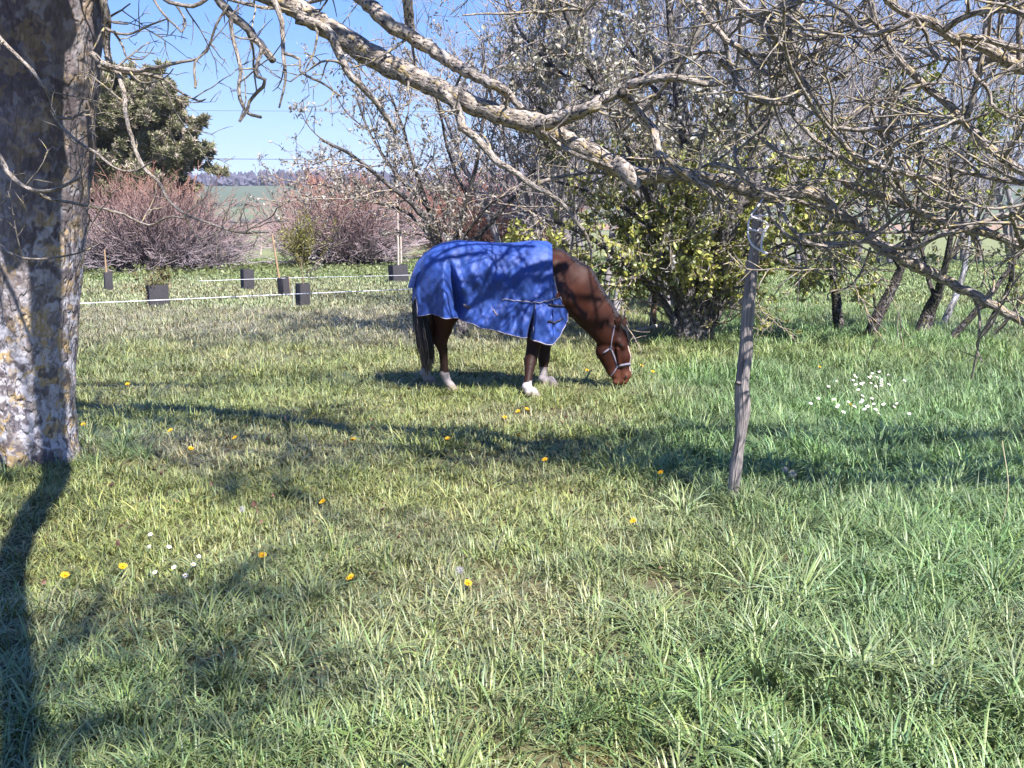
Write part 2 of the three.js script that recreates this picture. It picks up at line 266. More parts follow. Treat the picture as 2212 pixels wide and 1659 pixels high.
  const snap = (px, py, off = .006, dz = 0) => { // where the sight line through that point of the photograph meets the coat
    const r = ray(px, py).normalize(), p = V(0, EYE, 0).addScaledVector(r, 8.2); for (let i = 0; i < 90; i++) { const d = sdf(p); if (d < .0008) break; p.addScaledVector(r, d * .55); if (-p.z > 10.2) break; }
    return p.addScaledVector(gradient(p), off);
  };
  const lo = V(P(880, 0).x - .25, -.03, -10.05), hi = V(P(1375, 0).x + .12, 1.75, -8.55);
  function meshOf(box0, box1, N, keep) { // marching cubes over a box
    const mc = new MarchingCubes(N, std({}), false, false, 400000), ctr = V(0, 0, 0).addVectors(box0, box1).multiplyScalar(.5), half = V(0, 0, 0).subVectors(box1, box0).multiplyScalar(.5);
    mc.isolation = 0; const f = mc.field, q = V(0, 0, 0), B = 6, put = (x, y, z) => q.set(ctr.x + (x / (N / 2) - 1) * half.x, ctr.y + (y / (N / 2) - 1) * half.y, ctr.z + (z / (N / 2) - 1) * half.z);
    const reach = Math.hypot(half.x, half.y, half.z) * 2 * B / N * 1.2 + .05;
    for (let z = 0; z < N; z += B) for (let y = 0; y < N; y += B) for (let x = 0; x < N; x += B) {
      put(x + B / 2, y + B / 2, z + B / 2); const dm = sdf(q), flat = Math.abs(dm) > reach;
      for (let c = z; c < Math.min(N, z + B); c++) for (let b = y; b < Math.min(N, y + B); b++) for (let a = x; a < Math.min(N, x + B); a++) f[a + b * N + c * N * N] = flat ? -dm : -sdf(put(a, b, c));
    }
    mc.update();
    const n = mc.count ?? mc.geometry.drawRange.count, src = mc.positionArray, pos = [], nor = [], col = [], seen = new Map();
    for (let i = 0; i < n; i += 3) {
      const t = [0, 1, 2].map((k) => V(src[(i + k) * 3] * half.x + ctr.x, src[(i + k) * 3 + 1] * half.y + ctr.y, src[(i + k) * 3 + 2] * half.z + ctr.z));
      if (keep && !keep((t[0].x + t[1].x + t[2].x) / 3, (t[0].y + t[1].y + t[2].y) / 3)) continue;
      for (const v of t) { pos.push(v.x, v.y, v.z); const key = v.x.toFixed(4) + v.y.toFixed(4) + v.z.toFixed(4); let e = seen.get(key); if (!e) { const m = gradient(v), c = coat(v); seen.set(key, e = [m, c]); } nor.push(e[0].x, e[0].y, e[0].z); col.push(...e[1]); }
    }
    const geo = new THREE.BufferGeometry(); geo.setAttribute('position', new THREE.Float32BufferAttribute(pos, 3)); geo.setAttribute('normal', new THREE.Float32BufferAttribute(nor, 3)); geo.setAttribute('color', new THREE.Float32BufferAttribute(col, 3)); return geo;
  }
  const headTop = P(1334, 716), muz = P(1346, 822);
  function coat(v) { // bay: red brown body, dark points, four white socks, pale nose
    const n = fbm(v.x * 9, v.y * 9, v.z * 9, 3) - .5, near = hoofs.reduce((b, h) => { const d = Math.hypot(v.x - h.x, v.z - h.z); return d < b.d ? { d, h } : b; }, { d: 9 });
    const y = v.y - (near.h?.y ?? 0), legs = near.d < .3 && y < .75;
    let c = mix3([.044, .0115, .0055], [.020, .006, .0035], clamp(.5 + n * 1.6, 0, 1));
    if (legs) {
      c = mix3(c, [.020, .010, .008], (1 - smooth(.34, .66, y + n * .15)) * (near.h.x < P(1060, 0).x ? 1 : .8));
      const sock = .215 + n * .05 + (near.h === hoofs[2] ? -.04 : 0); if (y < sock) c = mix3(near.h === hoofs[2] ? [.46, .42, .42] : [.27, .24, .245], [.16, .13, .125], clamp(n * 2.2 + .15, 0, 1));
      if (y < .075 + n * .02) c = [.20, .165, .14];
    } else {
      const t = clamp((v.y - muz.y) / (headTop.y - muz.y), -1, 2), onHead = v.x > P(1285, 0).x && v.y < headTop.y + .1;
      if (onHead) { c = mix3(c, [.14, .05, .03], (1 - smooth(.05, .3, t)) * .8); if (v.x > P(1349, 0).x && t < .72 && t > .2 && Math.abs(v.z + HD) < .035) c = [.36, .29, .25]; if (t < .03 && v.x < P(1341, 0).x) c = [.05, .03, .03]; if (v.y > P(0, 706).y && v.x > P(1326, 0).x) c = mix3(c, [.03, .016, .012], .7); }
    }
    return c;
  }
  const headBox = [P(1276, 845, .2), P(1384, 664, -.2)], hb0 = V(headBox[0].x, headBox[0].y, -HD - .3), hb1 = V(headBox[1].x, headBox[1].y, -HD + .3), yCut = P(0, 748).y, xCut = P(1286, 0).x;
  const inHead = (x, y) => x > xCut && y < P(0, 730).y || x > P(1322, 0).x && y < P(0, 690).y;
  const bodyGeo = mergeGeometries([meshOf(lo, hi, 150, (x, y) => !inHead(x, y)), meshOf(hb0, hb1, 108, (x, y) => inHead(x, y) || inHead(x + .012, y) || inHead(x, y - .012))]);
  const horse = thing('horse', 'bay horse in a blue rug grazing with lowered head and white socks', 'horse', V(P(1060, 0).x, 0, -HD)), off = horse.position.clone();
  const place = (geo) => geo.translate(-off.x, -off.y, -off.z);
  const coatMat = new THREE.MeshPhysicalMaterial({ vertexColors: true, roughness: .58, specularIntensity: .35 });
  part('body', place(bodyGeo), coatMat, horse);
  const black = std({ color: C(.012, .010, .012), roughness: .5 });
  // eyes, nostril
  for (const s of [1, -1]) { const e = new THREE.SphereGeometry(.019, 14, 10); e.scale(1, .8, .7); const c = snap(1341, 746, -.006); if (s < 0) c.z = -2 * HD - c.z; e.translate(c.x, c.y, c.z); part('eye', place(e), std({ color: C(.008, .006, .006), roughness: .08 }), horse); }
  { const n = new THREE.SphereGeometry(.014, 12, 8); n.scale(.7, 1.3, .6); const c = snap(1352, 814, -.002); n.translate(c.x, c.y, c.z); part('nostril', place(n), std({ color: C(.02, .012, .012), roughness: .7 }), horse); }
  // mane along the crest, falling to the far side; forelock over the brow; tail
  const hair = (list, name, m) => { const T = new Tubes(); for (const [pts, r] of list) T.add(spline(pts, .05), taper(spline(pts, .05).length, r, r * .25), 4, { flat: .45 }); return part(name, place(T.build()), m, horse); };
  const crest = spline([P(1199, 540), P(1232, 556), P(1262, 580), P(1292, 627), P(1316, 668), P(1334, 702)], .006), mane = [];
  const outward = crest.map((c, i) => { const t = crest[Math.min(i + 1, crest.length - 1)].clone().sub(crest[Math.max(0, i - 1)]); return V(-t.y, t.x, 0).normalize(); });
  crest.forEach((c, i) => { const nn = outward[i]; c.addScaledVector(nn, -.12); for (let k = 0; k < 60 && sdf(c) < -.004; k++) c.addScaledVector(nn, .004); });
  for (let i = 0; i < crest.length; i++) for (let k = 0; k < 5; k++) { const c = crest[i], nn = outward[i], s = k < 1 ? 1 : -1, L = s > 0 ? lerp(.03, .06, R()) : lerp(.10, .2, R());
    mane.push([[c.clone().addScaledVector(nn, -.025).add(V(g() * .01, 0, g() * .012)), c.clone().addScaledVector(nn, .010 + g() * .004).add(V(0, 0, .010 * s)), c.clone().addScaledVector(nn, -.004).add(V(.006, -.01, .034 * s)), c.clone().addScaledVector(nn, -.03).add(V(.015 + g() * .01, -L * .6, .062 * s))], .009]); }
  hair(mane, 'mane', std({ color: C(.022, .017, .02), roughness: .55 }));
  const lock = []; for (let i = 0; i < 46; i++) { const z = g() * .035, c = P(1339 + g() * 2, 702, z); lock.push([[c, P(1348 + g() * 2, 711 + g() * 2, z + .01), P(1357 + g() * 2.5, 729 + g() * 3, z * 1.3 + .01), P(1357 + g() * 3, 742 + g() * 9, z * 1.6)], .007]); }
  hair(lock, 'forelock', black);
  const tail = []; for (let i = 0; i < 230; i++) { const a = g() * 10, b = g() * .05, e = 770 + R() * 38 - Math.abs(a) * .8; tail.push([[P(912 + a * .3, 590, b * .4 + .02), P(903 + a * .6, 640, b + .05), P(911 + a * .95, 700, b * 1.5 + .09), P(919 + a * 1.15, 750, b * 1.6 + .1), P(924 + a * .95 + g() * 2, e, b * 1.3 + .1)], .009]); }
  for (let i = 0; i < 14; i++) tail.push([[P(903, 610, .03), P(898, 660, .06 + g() * .03), P(900 + g() * 3, 700 + R() * 25, .08)], .004]);
  hair(tail, 'tail', black);

  // ---- turnout rug, hung over the back and open at the chest
  const lut = (tab, x) => { let k = 0; while (k < tab.length - 2 && tab[k + 1][0] < x) k++; const [a, b] = [tab[k], tab[k + 1]], t = clamp((x - a[0]) / (b[0] - a[0]), 0, 1); return lerp(a[1], b[1], t * t * (3 - 2 * t) * .5 + t * .5); };
  const topY = [[893, 588], [900, 573], [908, 560], [920, 547], [940, 534], [960, 526], [990, 521], [1050, 525], [1100, 527], [1150, 522], [1180, 523], [1191, 529], [1197, 536], [1226, 560]];
  const hemY = [[893, 640], [907, 678], [912, 677], [939, 672], [982, 679], [1020, 690], [1047, 699], [1093, 710], [1135, 720], [1150, 724], [1190, 734], [1206, 721], [1216, 705], [1226, 690]];
  const halfW = [[893, .10], [908, .20], [925, .29], [950, .345], [1000, .365], [1060, .375], [1120, .365], [1165, .355], [1190, .335], [1206, .27], [1218, .18], [1226, .10]];
  const neckY = [[1190, 521], [1191, 588], [1201, 629], [1217, 653], [1226, 668]];
  const bell = (x, w) => Math.exp(-x * x / (w * w));
  const rugPoint = (px, v, s) => { // v 0 at the back bone to 1 at the hem; s the side
    const top = P(px, lut(topY, px)).y + .012, hem = P(px, lut(hemY, px)).y + (s < 0 ? .02 : 0), w = lut(halfW, px) + .02, drop = .40, x = P(px, 600).x;
    const L0 = .62, along = v * (L0 * .62 + Math.max(.05, top - drop - hem)) ; let y, z;
    const arc = L0 * .8; if (along < arc) { const a = along / arc * Math.PI / 2; z = w * Math.sin(a) ** .85; y = top - drop * (1 - Math.cos(a)) ** 1.0; } else { y = top - drop - (along - arc); z = w + .02 * (along - arc); }
    const end = top - drop - (L0 * .62 + Math.max(.05, top - drop - hem) - arc); if (along >= arc) y = lerp(top - drop, hem, (along - arc) / Math.max(.01, top - drop - end)); // lands on the hem
    const py = lerp(lut(topY, px), lut(hemY, px), clamp((top - y) / (top - hem), 0, 1)), f = smooth(.1, .45, v);
    let d = 0; // folds, metres outward
    d += .10 * bell(px - lerp(958, 966, f), 11) * smooth(545, 640, py) - .12 * bell(px - lerp(974, 995, smooth(545, 680, py)), 9) * smooth(548, 600, py);
    d += .035 * bell(px - lerp(983, 1012, smooth(550, 650, py)), 8) * smooth(545, 585, py) * (1 - smooth(600, 660, py));
    d -= .03 * bell(px - lerp(935, 925, f), 14) * smooth(560, 640, py);
    for (const [x0, y0, x1, y1, wd, am] of [[1010, 560, 1060, 640, 9, .030], [1040, 545, 1120, 650, 11, .026], [1130, 640, 1060, 690, 9, .034], [1165, 560, 1085, 660, 10, .028], [1105, 655, 1098, 715, 8, .040], [1075, 660, 1055, 700, 8, .030], [1125, 660, 1128, 716, 7, .035], [1170, 660, 1196, 725, 8, .045], [1195, 660, 1176, 700, 6, -.04], [1185, 690, 1206, 716, 5, -.035]]) {
      const ex = x1 - x0, ey = y1 - y0, q = clamp(((px - x0) * ex + (py - y0) * ey) / (ex * ex + ey * ey), 0, 1), dist = Math.hypot(px - x0 - ex * q, py - y0 - ey * q); d += am * bell(dist, wd) * Math.sin(Math.PI * clamp(q * .8 + .15, 0, 1));
    }
    const slit = lerp(1153, 1143, smooth(652, 722, py)); d -= smooth(652, 690, py) * .17 * bell(px - slit, lerp(1.5, 5, smooth(652, 722, py)));
    d += (px > slit ? .03 : 0) * smooth(650, 664, py) * (1 - smooth(1200, 1226, px));
    const q = (n, m) => fbm(px * .02 * n + s * 9, py * .02 * m, s * 3 + 2, 3) - .5; d += q(1.6, .9) * .075 * smooth(.08, .4, v) + (fbm((px * .9 + py * .55) * .05, (py * .9 - px * .55) * .018, s * 3 + 6, 2) - .5) * .085 * smooth(.06, .4, v) + q(6, 4) * .012 * smooth(.02, .3, v);
    if (s < 0) d *= .7;
    return V(x + g() * 0, y - Math.max(0, d) * .08 * f, -HD + s * (z + d * smooth(.15, .5, v)));
  };
  const rugTex = tex(512, (u, v) => { const a = fbmT(u, v, 5, 5, 3, 5), b = fbmT(u, v, 14, 14, 8, 4), w = (Math.sin(u * 512 * Math.PI * .5) * Math.sin(v * 512 * Math.PI * .5)) * .03; const k = .98 + (a - .5) * .35 + w; return mix3([.016 * k, .052 * k, .25 * k], [.055, .115, .28], smooth(.55, .75, b) * .2); }, true);
  const rugMat = new THREE.MeshPhysicalMaterial({ map: rugTex, roughness: .62, side: THREE.DoubleSide, sheen: .25, sheenColor: C(.35, .45, .9), bumpMap: tex(256, (u, v) => .6 * fbmT(u, v, 24, 24, 5, 3) + .4 * fbmT(u, v, 6, 6, 6, 3)), bumpScale: .008 });
  const NX = 190, NV = 84, X0 = 893, X1 = 1226, gp = [], gu = [], gi = [], grid = {};
  const vStart = (px, s) => { if (px <= 1191) return 0; const yn = P(px, lut(neckY, px)).y; let a = 0, b = 1; for (let i = 0; i < 22; i++) { const m = (a + b) / 2; rugPoint(px, m, s).y > yn ? a = m : b = m; } return Math.min(a, .86); };
  for (const s of [1, -1]) { const base = gp.length / 3; grid[s] = []; for (let i = 0; i <= NX; i++) { const px = lerp(X0, X1, i / NX), v0 = vStart(px, s), row = []; let arc = 0, last = null; for (let j = 0; j <= NV; j++) { const p = rugPoint(px, lerp(v0, 1, j / NV), s); if (last) arc += p.distanceTo(last); last = p; row.push(p); gp.push(p.x, p.y, p.z); gu.push(p.x * 1.1, s * (arc + v0) * 1.1); } grid[s].push(row); }
    for (let i = 0; i < NX; i++) for (let j = 0; j < NV; j++) { const a = base + i * (NV + 1) + j, b = a + NV + 1; s > 0 ? gi.push(a, a + 1, b, b, a + 1, b + 1) : gi.push(a, b, a + 1, b, b + 1, a + 1); } }
  const rg = new THREE.BufferGeometry(); rg.setAttribute('position', new THREE.Float32BufferAttribute(gp, 3)); rg.setAttribute('uv', new THREE.Float32BufferAttribute(gu, 2)); rg.setIndex(gi); rg.computeVertexNormals();
  { const n = rg.attributes.normal, half = (NX + 1) * (NV + 1); for (let i = 0; i <= NX; i++) if (grid[1][i][0].distanceTo(grid[-1][i][0]) < .01) for (const k of [i * (NV + 1), half + i * (NV + 1)]) { const m = V(n.getX(k), n.getY(k), 0).normalize(); n.setXYZ(k, m.x, m.y, 0); } }
  const rug = part('turnout_rug', place(rg), rugMat, horse); tag(rug, 'blue turnout rug with pale edging, folds and a front slit');
  const pale = std({ color: C(.24, .215, .25), roughness: .85 }), tape = (pts, w, name, m = pale, par = rug) => { const T = new Tubes(), n = pts.map((p) => V(p.x, p.y, p.z)); T.add(n, n.map(() => w), 6, { flat: .35, up: V(0, 1, 0) }); const o = part(name, place(T.build()), m, par); return o; };
  for (const s of [1, -1]) { tape(grid[s].map((r) => r[NV].clone()), .0075, 'binding'); tape(grid[s].slice(Math.ceil((1191 - X0) / (X1 - X0) * NX)).map((r) => r[0].clone()), .011, 'binding'); tape(grid[s][NX].map((p) => p.clone()), .010, 'binding'); }
  const dense = (l) => { const o = []; for (let i = 0; i < l.length - 1; i++) { const n = Math.ceil(Math.hypot(l[i + 1][0] - l[i][0], l[i + 1][1] - l[i][1]) / 3); for (let k = 0; k < n; k++) o.push([lerp(l[i][0], l[i + 1][0], k / n), lerp(l[i][1], l[i + 1][1], k / n)]); } o.push(l[l.length - 1]); return o; };
  const seam = (list, w, name, m) => tape(spline(dense(list).map(([x, y]) => { const c = Math.round((x - X0) / (X1 - X0) * NX), row = grid[1][c]; const yy = P(x, y, .35).y; let best = row[0]; for (const p of row) if (Math.abs(p.y - yy) < Math.abs(best.y - yy)) best = p; return best.clone().add(V(0, 0, .009)); }), .012), w, name, m);
  seam([[1085, 646], [1110, 648], [1140, 652], [1165, 652], [1190, 647], [1212, 642]], .0045, 'seam');
  seam([[1154, 655], [1152, 690], [1149, 722]], .005, 'binding');
  const tan = std({ color: C(.11, .10, .13), roughness: .8 });
  seam([[1006, 660], [1019, 662]], .018, 'label_patch', tan); seam([[1066, 668], [1076, 679]], .008, 'leather_tab', std({ color: C(.26, .20, .20) }));
  const dark = std({ color: C(.02, .02, .045), roughness: .7 });
  seam([[1182, 659], [1198, 661], [1218, 664]], .016, 'chest_strap', dark); seam([[1180, 692], [1195, 697], [1214, 690]], .014, 'chest_strap', dark);
  { // tail flap
    const p = [], u = [], ix = [], A = 12, B = 10; for (let i = 0; i <= A; i++) for (let j = 0; j <= B; j++) { const t = i / A, w = (j / B - .5) * 2, e = lerp(.20, .17, t), x = lerp(910, 880, t ** .8) - bell(w, 2) * 0, y = lerp(556, 621, t ** 1.25) + Math.abs(w) ** 2 * lerp(30, 2, t); const q = P(x + Math.abs(w) ** 2 * lerp(0, 12, t), y, w * e); p.push(q.x + (noise3(i * .4, j * .5, 3) - .5) * .02, q.y, q.z); u.push(i * .05, j * .04); }
    for (let i = 0; i < A; i++) for (let j = 0; j < B; j++) { const a = i * (B + 1) + j, b = a + B + 1; ix.push(a, b, a + 1, b, b + 1, a + 1); }
    const t = new THREE.BufferGeometry(); t.setAttribute('position', new THREE.Float32BufferAttribute(p, 3)); t.setAttribute('uv', new THREE.Float32BufferAttribute(u, 2)); t.setIndex(ix); t.computeVertexNormals(); part('tail_flap', place(t), rugMat, rug);
  }
  // ---- halter of grey lilac webbing with dark rings
  const halter = new THREE.Group(); halter.name = 'halter'; horse.add(halter);
  const web = std({ color: C(.16, .145, .19), roughness: .8 }), strap = (name, list, w = .0125) => { const pts = spline(list.map(([x, y]) => snap(x, y, .004)), .012), T = new Tubes(); T.add(pts, pts.map(() => w), 6, { flat: .4, up: V(.3, 1, 0) }); part(name, place(T.build()), web, halter); };
  strap('cheek_strap', [[1327, 706], [1324, 720], [1321, 735], [1319, 750]]); strap('throat_strap', [[1318, 753], [1305, 762], [1291, 774]]); strap('cheek_strap', [[1319, 753], [1326, 770], [1332, 784], [1335, 789]]);
  strap('noseband', [[1334, 790], [1345, 789], [1355, 787], [1361, 787]], .016); strap('chin_strap', [[1334, 791], [1327, 803], [1320, 812]], .010);
  { const a = snap(1327, 706, .004), b = P(1338, 697, 0), c = P(1333, 704, -.1); const pts = spline([a, b.add(V(0, .012, 0)), c], .012), T = new Tubes(); T.add(pts, pts.map(() => .012), 6, { flat: .4 }); part('headpiece', place(T.build()), web, halter); }
  for (const [x, y] of [[1319, 752], [1334, 790]]) { const t = new THREE.TorusGeometry(.016, .005, 6, 16), c = snap(x, y, .01); t.translate(c.x, c.y, c.z); part('ring', place(t), std({ color: C(.05, .05, .07), metalness: .6, roughness: .4 }), halter); }
}
// ---------------------------------------------------------------- bark
const barkTex = (n, pal, f, sc = 1) => tex(n, (u, v) => {
  const a = fbmT(u, v, 5 * sc, 5 * sc, f, 5), b = fbmT(u, v, 11 * sc, 9 * sc, f + 31, 4), cr = fbmT(u, v, 12 * sc, 5 * sc, f + 60, 4), d = fbmT(u, v, 26 * sc, 26 * sc, f + 90, 3);
  let c = mix3(pal[0], pal[1], smooth(.35, .65, a)); c = mix3(c, pal[2], smooth(.55, .64, b)); c = mix3(c, pal[3], smooth(.60, .68, fbmT(u, v, 7 * sc, 7 * sc, f + 120, 4)));
  c = mix3(c, pal[4], 1 - smooth(.05, .11, Math.abs(cr - .5) + (d - .5) * .12)); const k = .75 + d * .5; return [c[0] * k, c[1] * k, c[2] * k];
}, true);
const barkBump = (n, f, sc = 1) => tex(n, (u, v) => { const cr = Math.abs(fbmT(u, v, 12 * sc, 5 * sc, f + 60, 4) - .5); return clamp(smooth(.0, .13, cr) * .6 + fbmT(u, v, 22 * sc, 22 * sc, f + 90, 3) * .5, 0, 1); });
const lichenTex = (n) => tex(n, (u0, v0) => { // once round and up the whole trunk: brown-purple bark, crusted with grey-white and ochre lichen in ragged flakes, thickest low down
  const u = u0 + (fbmT(u0, v0, 60, 110, 7, 2) - .5) * .028, v = v0 + (fbmT(u0, v0, 60, 110, 8, 2) - .5) * .016;
  const a = fbmT(u, v, 8, 14, 3, 4), w = fbmT(u, v, 40, 66, 30, 3), w2 = fbmT(u, v, 100, 190, 37, 2), y = fbmT(u, v, 34, 56, 50, 3), gr = fbmT(u0, v0, 150, 110, 80, 2), low = 1 - smooth(.20, .46, v0 + (a - .5) * .35);
  let c = mix3(mix3([.085, .068, .07], [.17, .14, .138], smooth(.35, .65, a)), mix3([.14, .115, .115], [.22, .19, .18], smooth(.35, .65, a)), low).map((q) => q * (.6 + gr * .8)); c = mix3(c, [.30, .28, .29], smooth(.54, .66, w) * lerp(.55, .1, low));
  c = mix3(c, [.43, .41, .45].map((q) => q * (.6 + gr * .8)), smooth(.42, .58, w) * low * .9); c = mix3(c, [.40, .28, .13].map((q) => q * (.7 + gr * .6)), smooth(.54, .64, y) * lerp(.3, .9, low)); c = mix3(c, [.46, .44, .48], smooth(.56, .70, w2) * low * .7); return mix3(c, [.08, .062, .07], smooth(.54, .66, fbmT(u, v, 56, 80, 99, 3)) * lerp(.45, .8, low)); }, true);
const trunkBark = std({ map: lichenTex(768), bumpMap: (() => { const t = barkBump(256, 3, 1); t.repeat.set(4, 8); return t; })(), bumpScale: .014, roughness: .95 });
const limbTex = tex(256, (u, v) => { const a = fbmT(u, v, 5, 5, 11, 5), w = fbmT(u, v, 13, 13, 14, 4), y = fbmT(u, v, 6, 6, 17, 4), d = fbmT(u, v, 20, 20, 19, 3), gr = fbmT(u, v, 30, 30, 20, 3); let c = mix3([.175, .145, .12], [.28, .235, .19], smooth(.35, .65, a)).map((q) => q * (.75 + gr * .5)); c = mix3(c, [.38, .335, .30], smooth(.52, .62, w) * .8); c = mix3(c, [.33, .24, .09], smooth(.60, .70, y) * .75); return mix3(c, [.05, .04, .042], smooth(.59, .68, d)); }, true);
const limbBark = std({ map: limbTex, bumpMap: tex(256, (u, v) => fbmT(u, v, 18, 18, 20, 4)), bumpScale: .012 });
const twigBark = std({ map: barkTex(256, [[.19, .165, .145], [.28, .245, .205], [.37, .33, .28], [.35, .285, .12], [.09, .072, .07]], 17, .5), roughness: .9 });
const greyBark = std({ map: barkTex(256, [[.095, .082, .08], [.15, .13, .125], [.24, .22, .215], [.16, .15, .07], [.04, .035, .038]], 27, 1), bumpMap: barkBump(256, 23), bumpScale: .02 });
const darkBark = std({ map: barkTex(256, [[.05, .04, .038], [.08, .062, .055], [.15, .14, .13], [.09, .085, .03], [.02, .016, .018]], 23, 1), bumpMap: barkBump(256, 23), bumpScale: .03 });

// limb traced through points [x, y, width] of the photograph, D the distance at its two ends
function traced(list, D0, D1, seed = 0, step = .05) {
  const raw = list.map(([x, y], i) => { const t = i / (list.length - 1); return at(x, y, lerp(D0, D1, t) + (noise3(t * list.length * .6, seed * 3.7, 5) - .5) * .22); });
  const pts = spline(raw, step), W = list.map((q) => q[2]); let acc = [0]; for (let i = 1; i < raw.length; i++) acc.push(acc[i - 1] + raw[i].distanceTo(raw[i - 1]));
  const rad = pts.map((p, i) => { const s = i / (pts.length - 1) * acc[acc.length - 1]; let k = 0; while (k < acc.length - 2 && acc[k + 1] < s) k++; const t = (s - acc[k]) / (acc[k + 1] - acc[k]); return size(lerp(W[k], W[k + 1], clamp(t, 0, 1)) / 2, -p.z); });
  const j = gaussOf(rng(seed * 17 + 3)); for (let i = 1; i < pts.length - 1; i++) { const a = Math.min(.006, rad[i] * .2); pts[i].add(V(j() * a, j() * a, j() * a)); }
  return { pts, rad };
}
const W1 = (list, w0, w1) => list.map(([x, y], i) => [x, y, lerp(w0, w1, i / (list.length - 1))]);

{ // ---- the big old tree: trunk at the left edge, low limbs out over the meadow
  const foot = V(-3.48, 0, -6.45), tree = thing('old_tree', 'big old bare tree with lichen-spotted trunk at left and long propped limb', 'tree', foot);
  const loc = (T) => T.build().translate(-foot.x, -foot.y, -foot.z);
  { const T = new Tubes(), pts = [V(-3.61, -.12, -6.5), V(-3.60, .3, -6.5), V(-3.49, 1.1, -6.47), V(-3.38, 1.7, -6.43), V(-3.245, 2.5, -6.4), V(-3.13, 3.2, -6.35), V(-3.04, 3.9, -6.3), V(-2.95, 4.6, -6.2)];
    const p = spline(pts, .045), rr = [[0, .43], [.05, .375], [.12, .352], [.35, .365], [.65, .395], [.82, .41], [1, .33]]; const rad = p.map((_, i) => { const t = i / (p.length - 1); let k = 0; while (k < rr.length - 2 && rr[k + 1][0] < t) k++; return lerp(rr[k][1], rr[k + 1][1], (t - rr[k][0]) / (rr[k + 1][0] - rr[k][0])); });
    T.add(p, rad, 72, { bump: .09, bumpFreq: 4.5, tile: 4.9 }); part('trunk', loc(T), trunkBark, tree); }
  const tw = new Tubes(), limbs = [];
  const mk = (list, D0, D1, name = 'branch', sides = 8, m = limbBark, bump = .085) => { const seed = limbs.length + 1, l = traced(list, D0, D1, seed, sides > 10 ? .035 : .05), T = new Tubes(); T.add(l.pts, l.rad, sides, { bump, bumpFreq: 12, tile: .35 }); const o = part(name, loc(T), m, tree); limbs.push(l); l.mesh = o; return l; };
  // the propped limb
  const A = mk([[60, -240, 84], [230, -170, 66], [430, -85, 56], [610, 2, 50], [700, 55, 48], [760, 95, 54], [860, 152, 53], [930, 182, 47], [1000, 217, 46], [1090, 251, 46], [1172, 272, 54], [1212, 297, 46], [1280, 332, 45], [1342, 366, 46], [1385, 382, 40], [1450, 378, 36], [1530, 386, 34], [1590, 402, 33], [1650, 424, 31], [1705, 420, 30], [1757, 416, 32], [1808, 462, 28], [1858, 490, 26], [1900, 528, 30], [1941, 554, 29], [1991, 580, 29], [2041, 604, 25], [2108, 640, 23], [2212, 694, 20], [2330, 760, 12]].map(([x, y, w]) => [x, y, w * .88]), 6.3, 5.1, 'limb', 18); A.mesh.userData.label = 'long thick limb running down to the prop post';
  mk([[1335, 355, 40], [1362, 385, 30], [1378, 404, 22]], 5.58, 5.5, 'stub', 10);
  // the limb beside it, and the limb that reaches out over the viewer
  mk([[420, -260, 44], [640, -110, 36], [787, 0, 30], [837, 50, 30], [887, 78, 30], [937, 108, 27], [977, 138, 25], [1037, 168, 22], [1071, 184, 22], [1101, 205, 18], [1128, 236, 14]], 6.1, 5.75, 'limb', 12);
  { const pts = spline([V(-3.2, 3.7, -6.35), V(-2.8, 4.1, -5.95), V(-2.12, 4.0, -4.7), V(-1.36, 4.0, -3.5), V(-.78, 4.05, -1.9), V(.2, 4.05, -.1), V(1.0, 4.3, 1.6)], .06), T = new Tubes(), rad = taper(pts.length, .135, .04); T.add(pts, rad, 12, { bump: .2, bumpFreq: 5, tile: .35 }); part('limb', loc(T), limbBark, tree).userData.label = 'limb reaching forward over the viewer'; limbs.push({ pts, rad, up: true }); }
  for (const q of [[V(-3.2, 4.0, -6.3), V(-2.4, 4.9, -6.4), V(-1.2, 5.3, -6.2), V(-.4, 5.4, -6.1)], [V(-3.2, 4.3, -6.2), V(-2.6, 5.4, -5.4), V(-1.6, 5.9, -4.6), V(-.4, 6.0, -3.9), V(.9, 5.7, -3.3)], [V(-3.25, 4.0, -6.4), V(-3.6, 5.2, -7.2), V(-3.3, 6.2, -8.4), V(-2.6, 6.6, -9.6)]]) { const pts = spline(q, .07), T = new Tubes(), rad = taper(pts.length, .09, .02); T.add(pts, rad, 9, { bump: .12, tile: .35 }); part('limb', loc(T), limbBark, tree); limbs.push({ pts, rad, up: true, high: true }); }
  // high boughs whose shadows fall on the rug and the turf
  const sh = (list, t0, t1, w) => { const pts = spline(list.map(([x, y, D], i) => at(x, y, D).addScaledVector(SUN, lerp(t0, t1, i / (list.length - 1)))), .06), T = new Tubes(), rad = taper(pts.length, w, w * .45); T.add(pts, rad, 7, { bump: .14, tile: .3 }); part('bough', loc(T), limbBark, tree); limbs.push({ pts, rad, high: true }); };
  sh([[1260, 500, 8.9], [1185, 565, 8.9], [1120, 600, 8.9], [1075, 620, 8.9], [1030, 660, 8.9], [960, 730, 9]], 4.3, 3.4, .05); sh([[1230, 585, 8.9], [1180, 602, 8.9], [1110, 625, 8.9], [1040, 655, 8.9]], 4.0, 3.5, .032); sh([[1120, 500, 9], [1088, 545, 8.9], [1060, 580, 8.9], [1035, 640, 8.9]], 4.2, 3.6, .026); sh([[1160, 520, 9], [1040, 528, 9.1], [960, 545, 9], [915, 590, 9], [870, 650, 9]], 4.4, 3.9, .026); sh([[1290, 640, 9], [1250, 620, 9], [1200, 640, 9], [1140, 690, 9]], 3.9, 3.4, .026); sh([[1330, 660, 9], [1280, 650, 9], [1250, 690, 9]], 4, 3.8, .02);
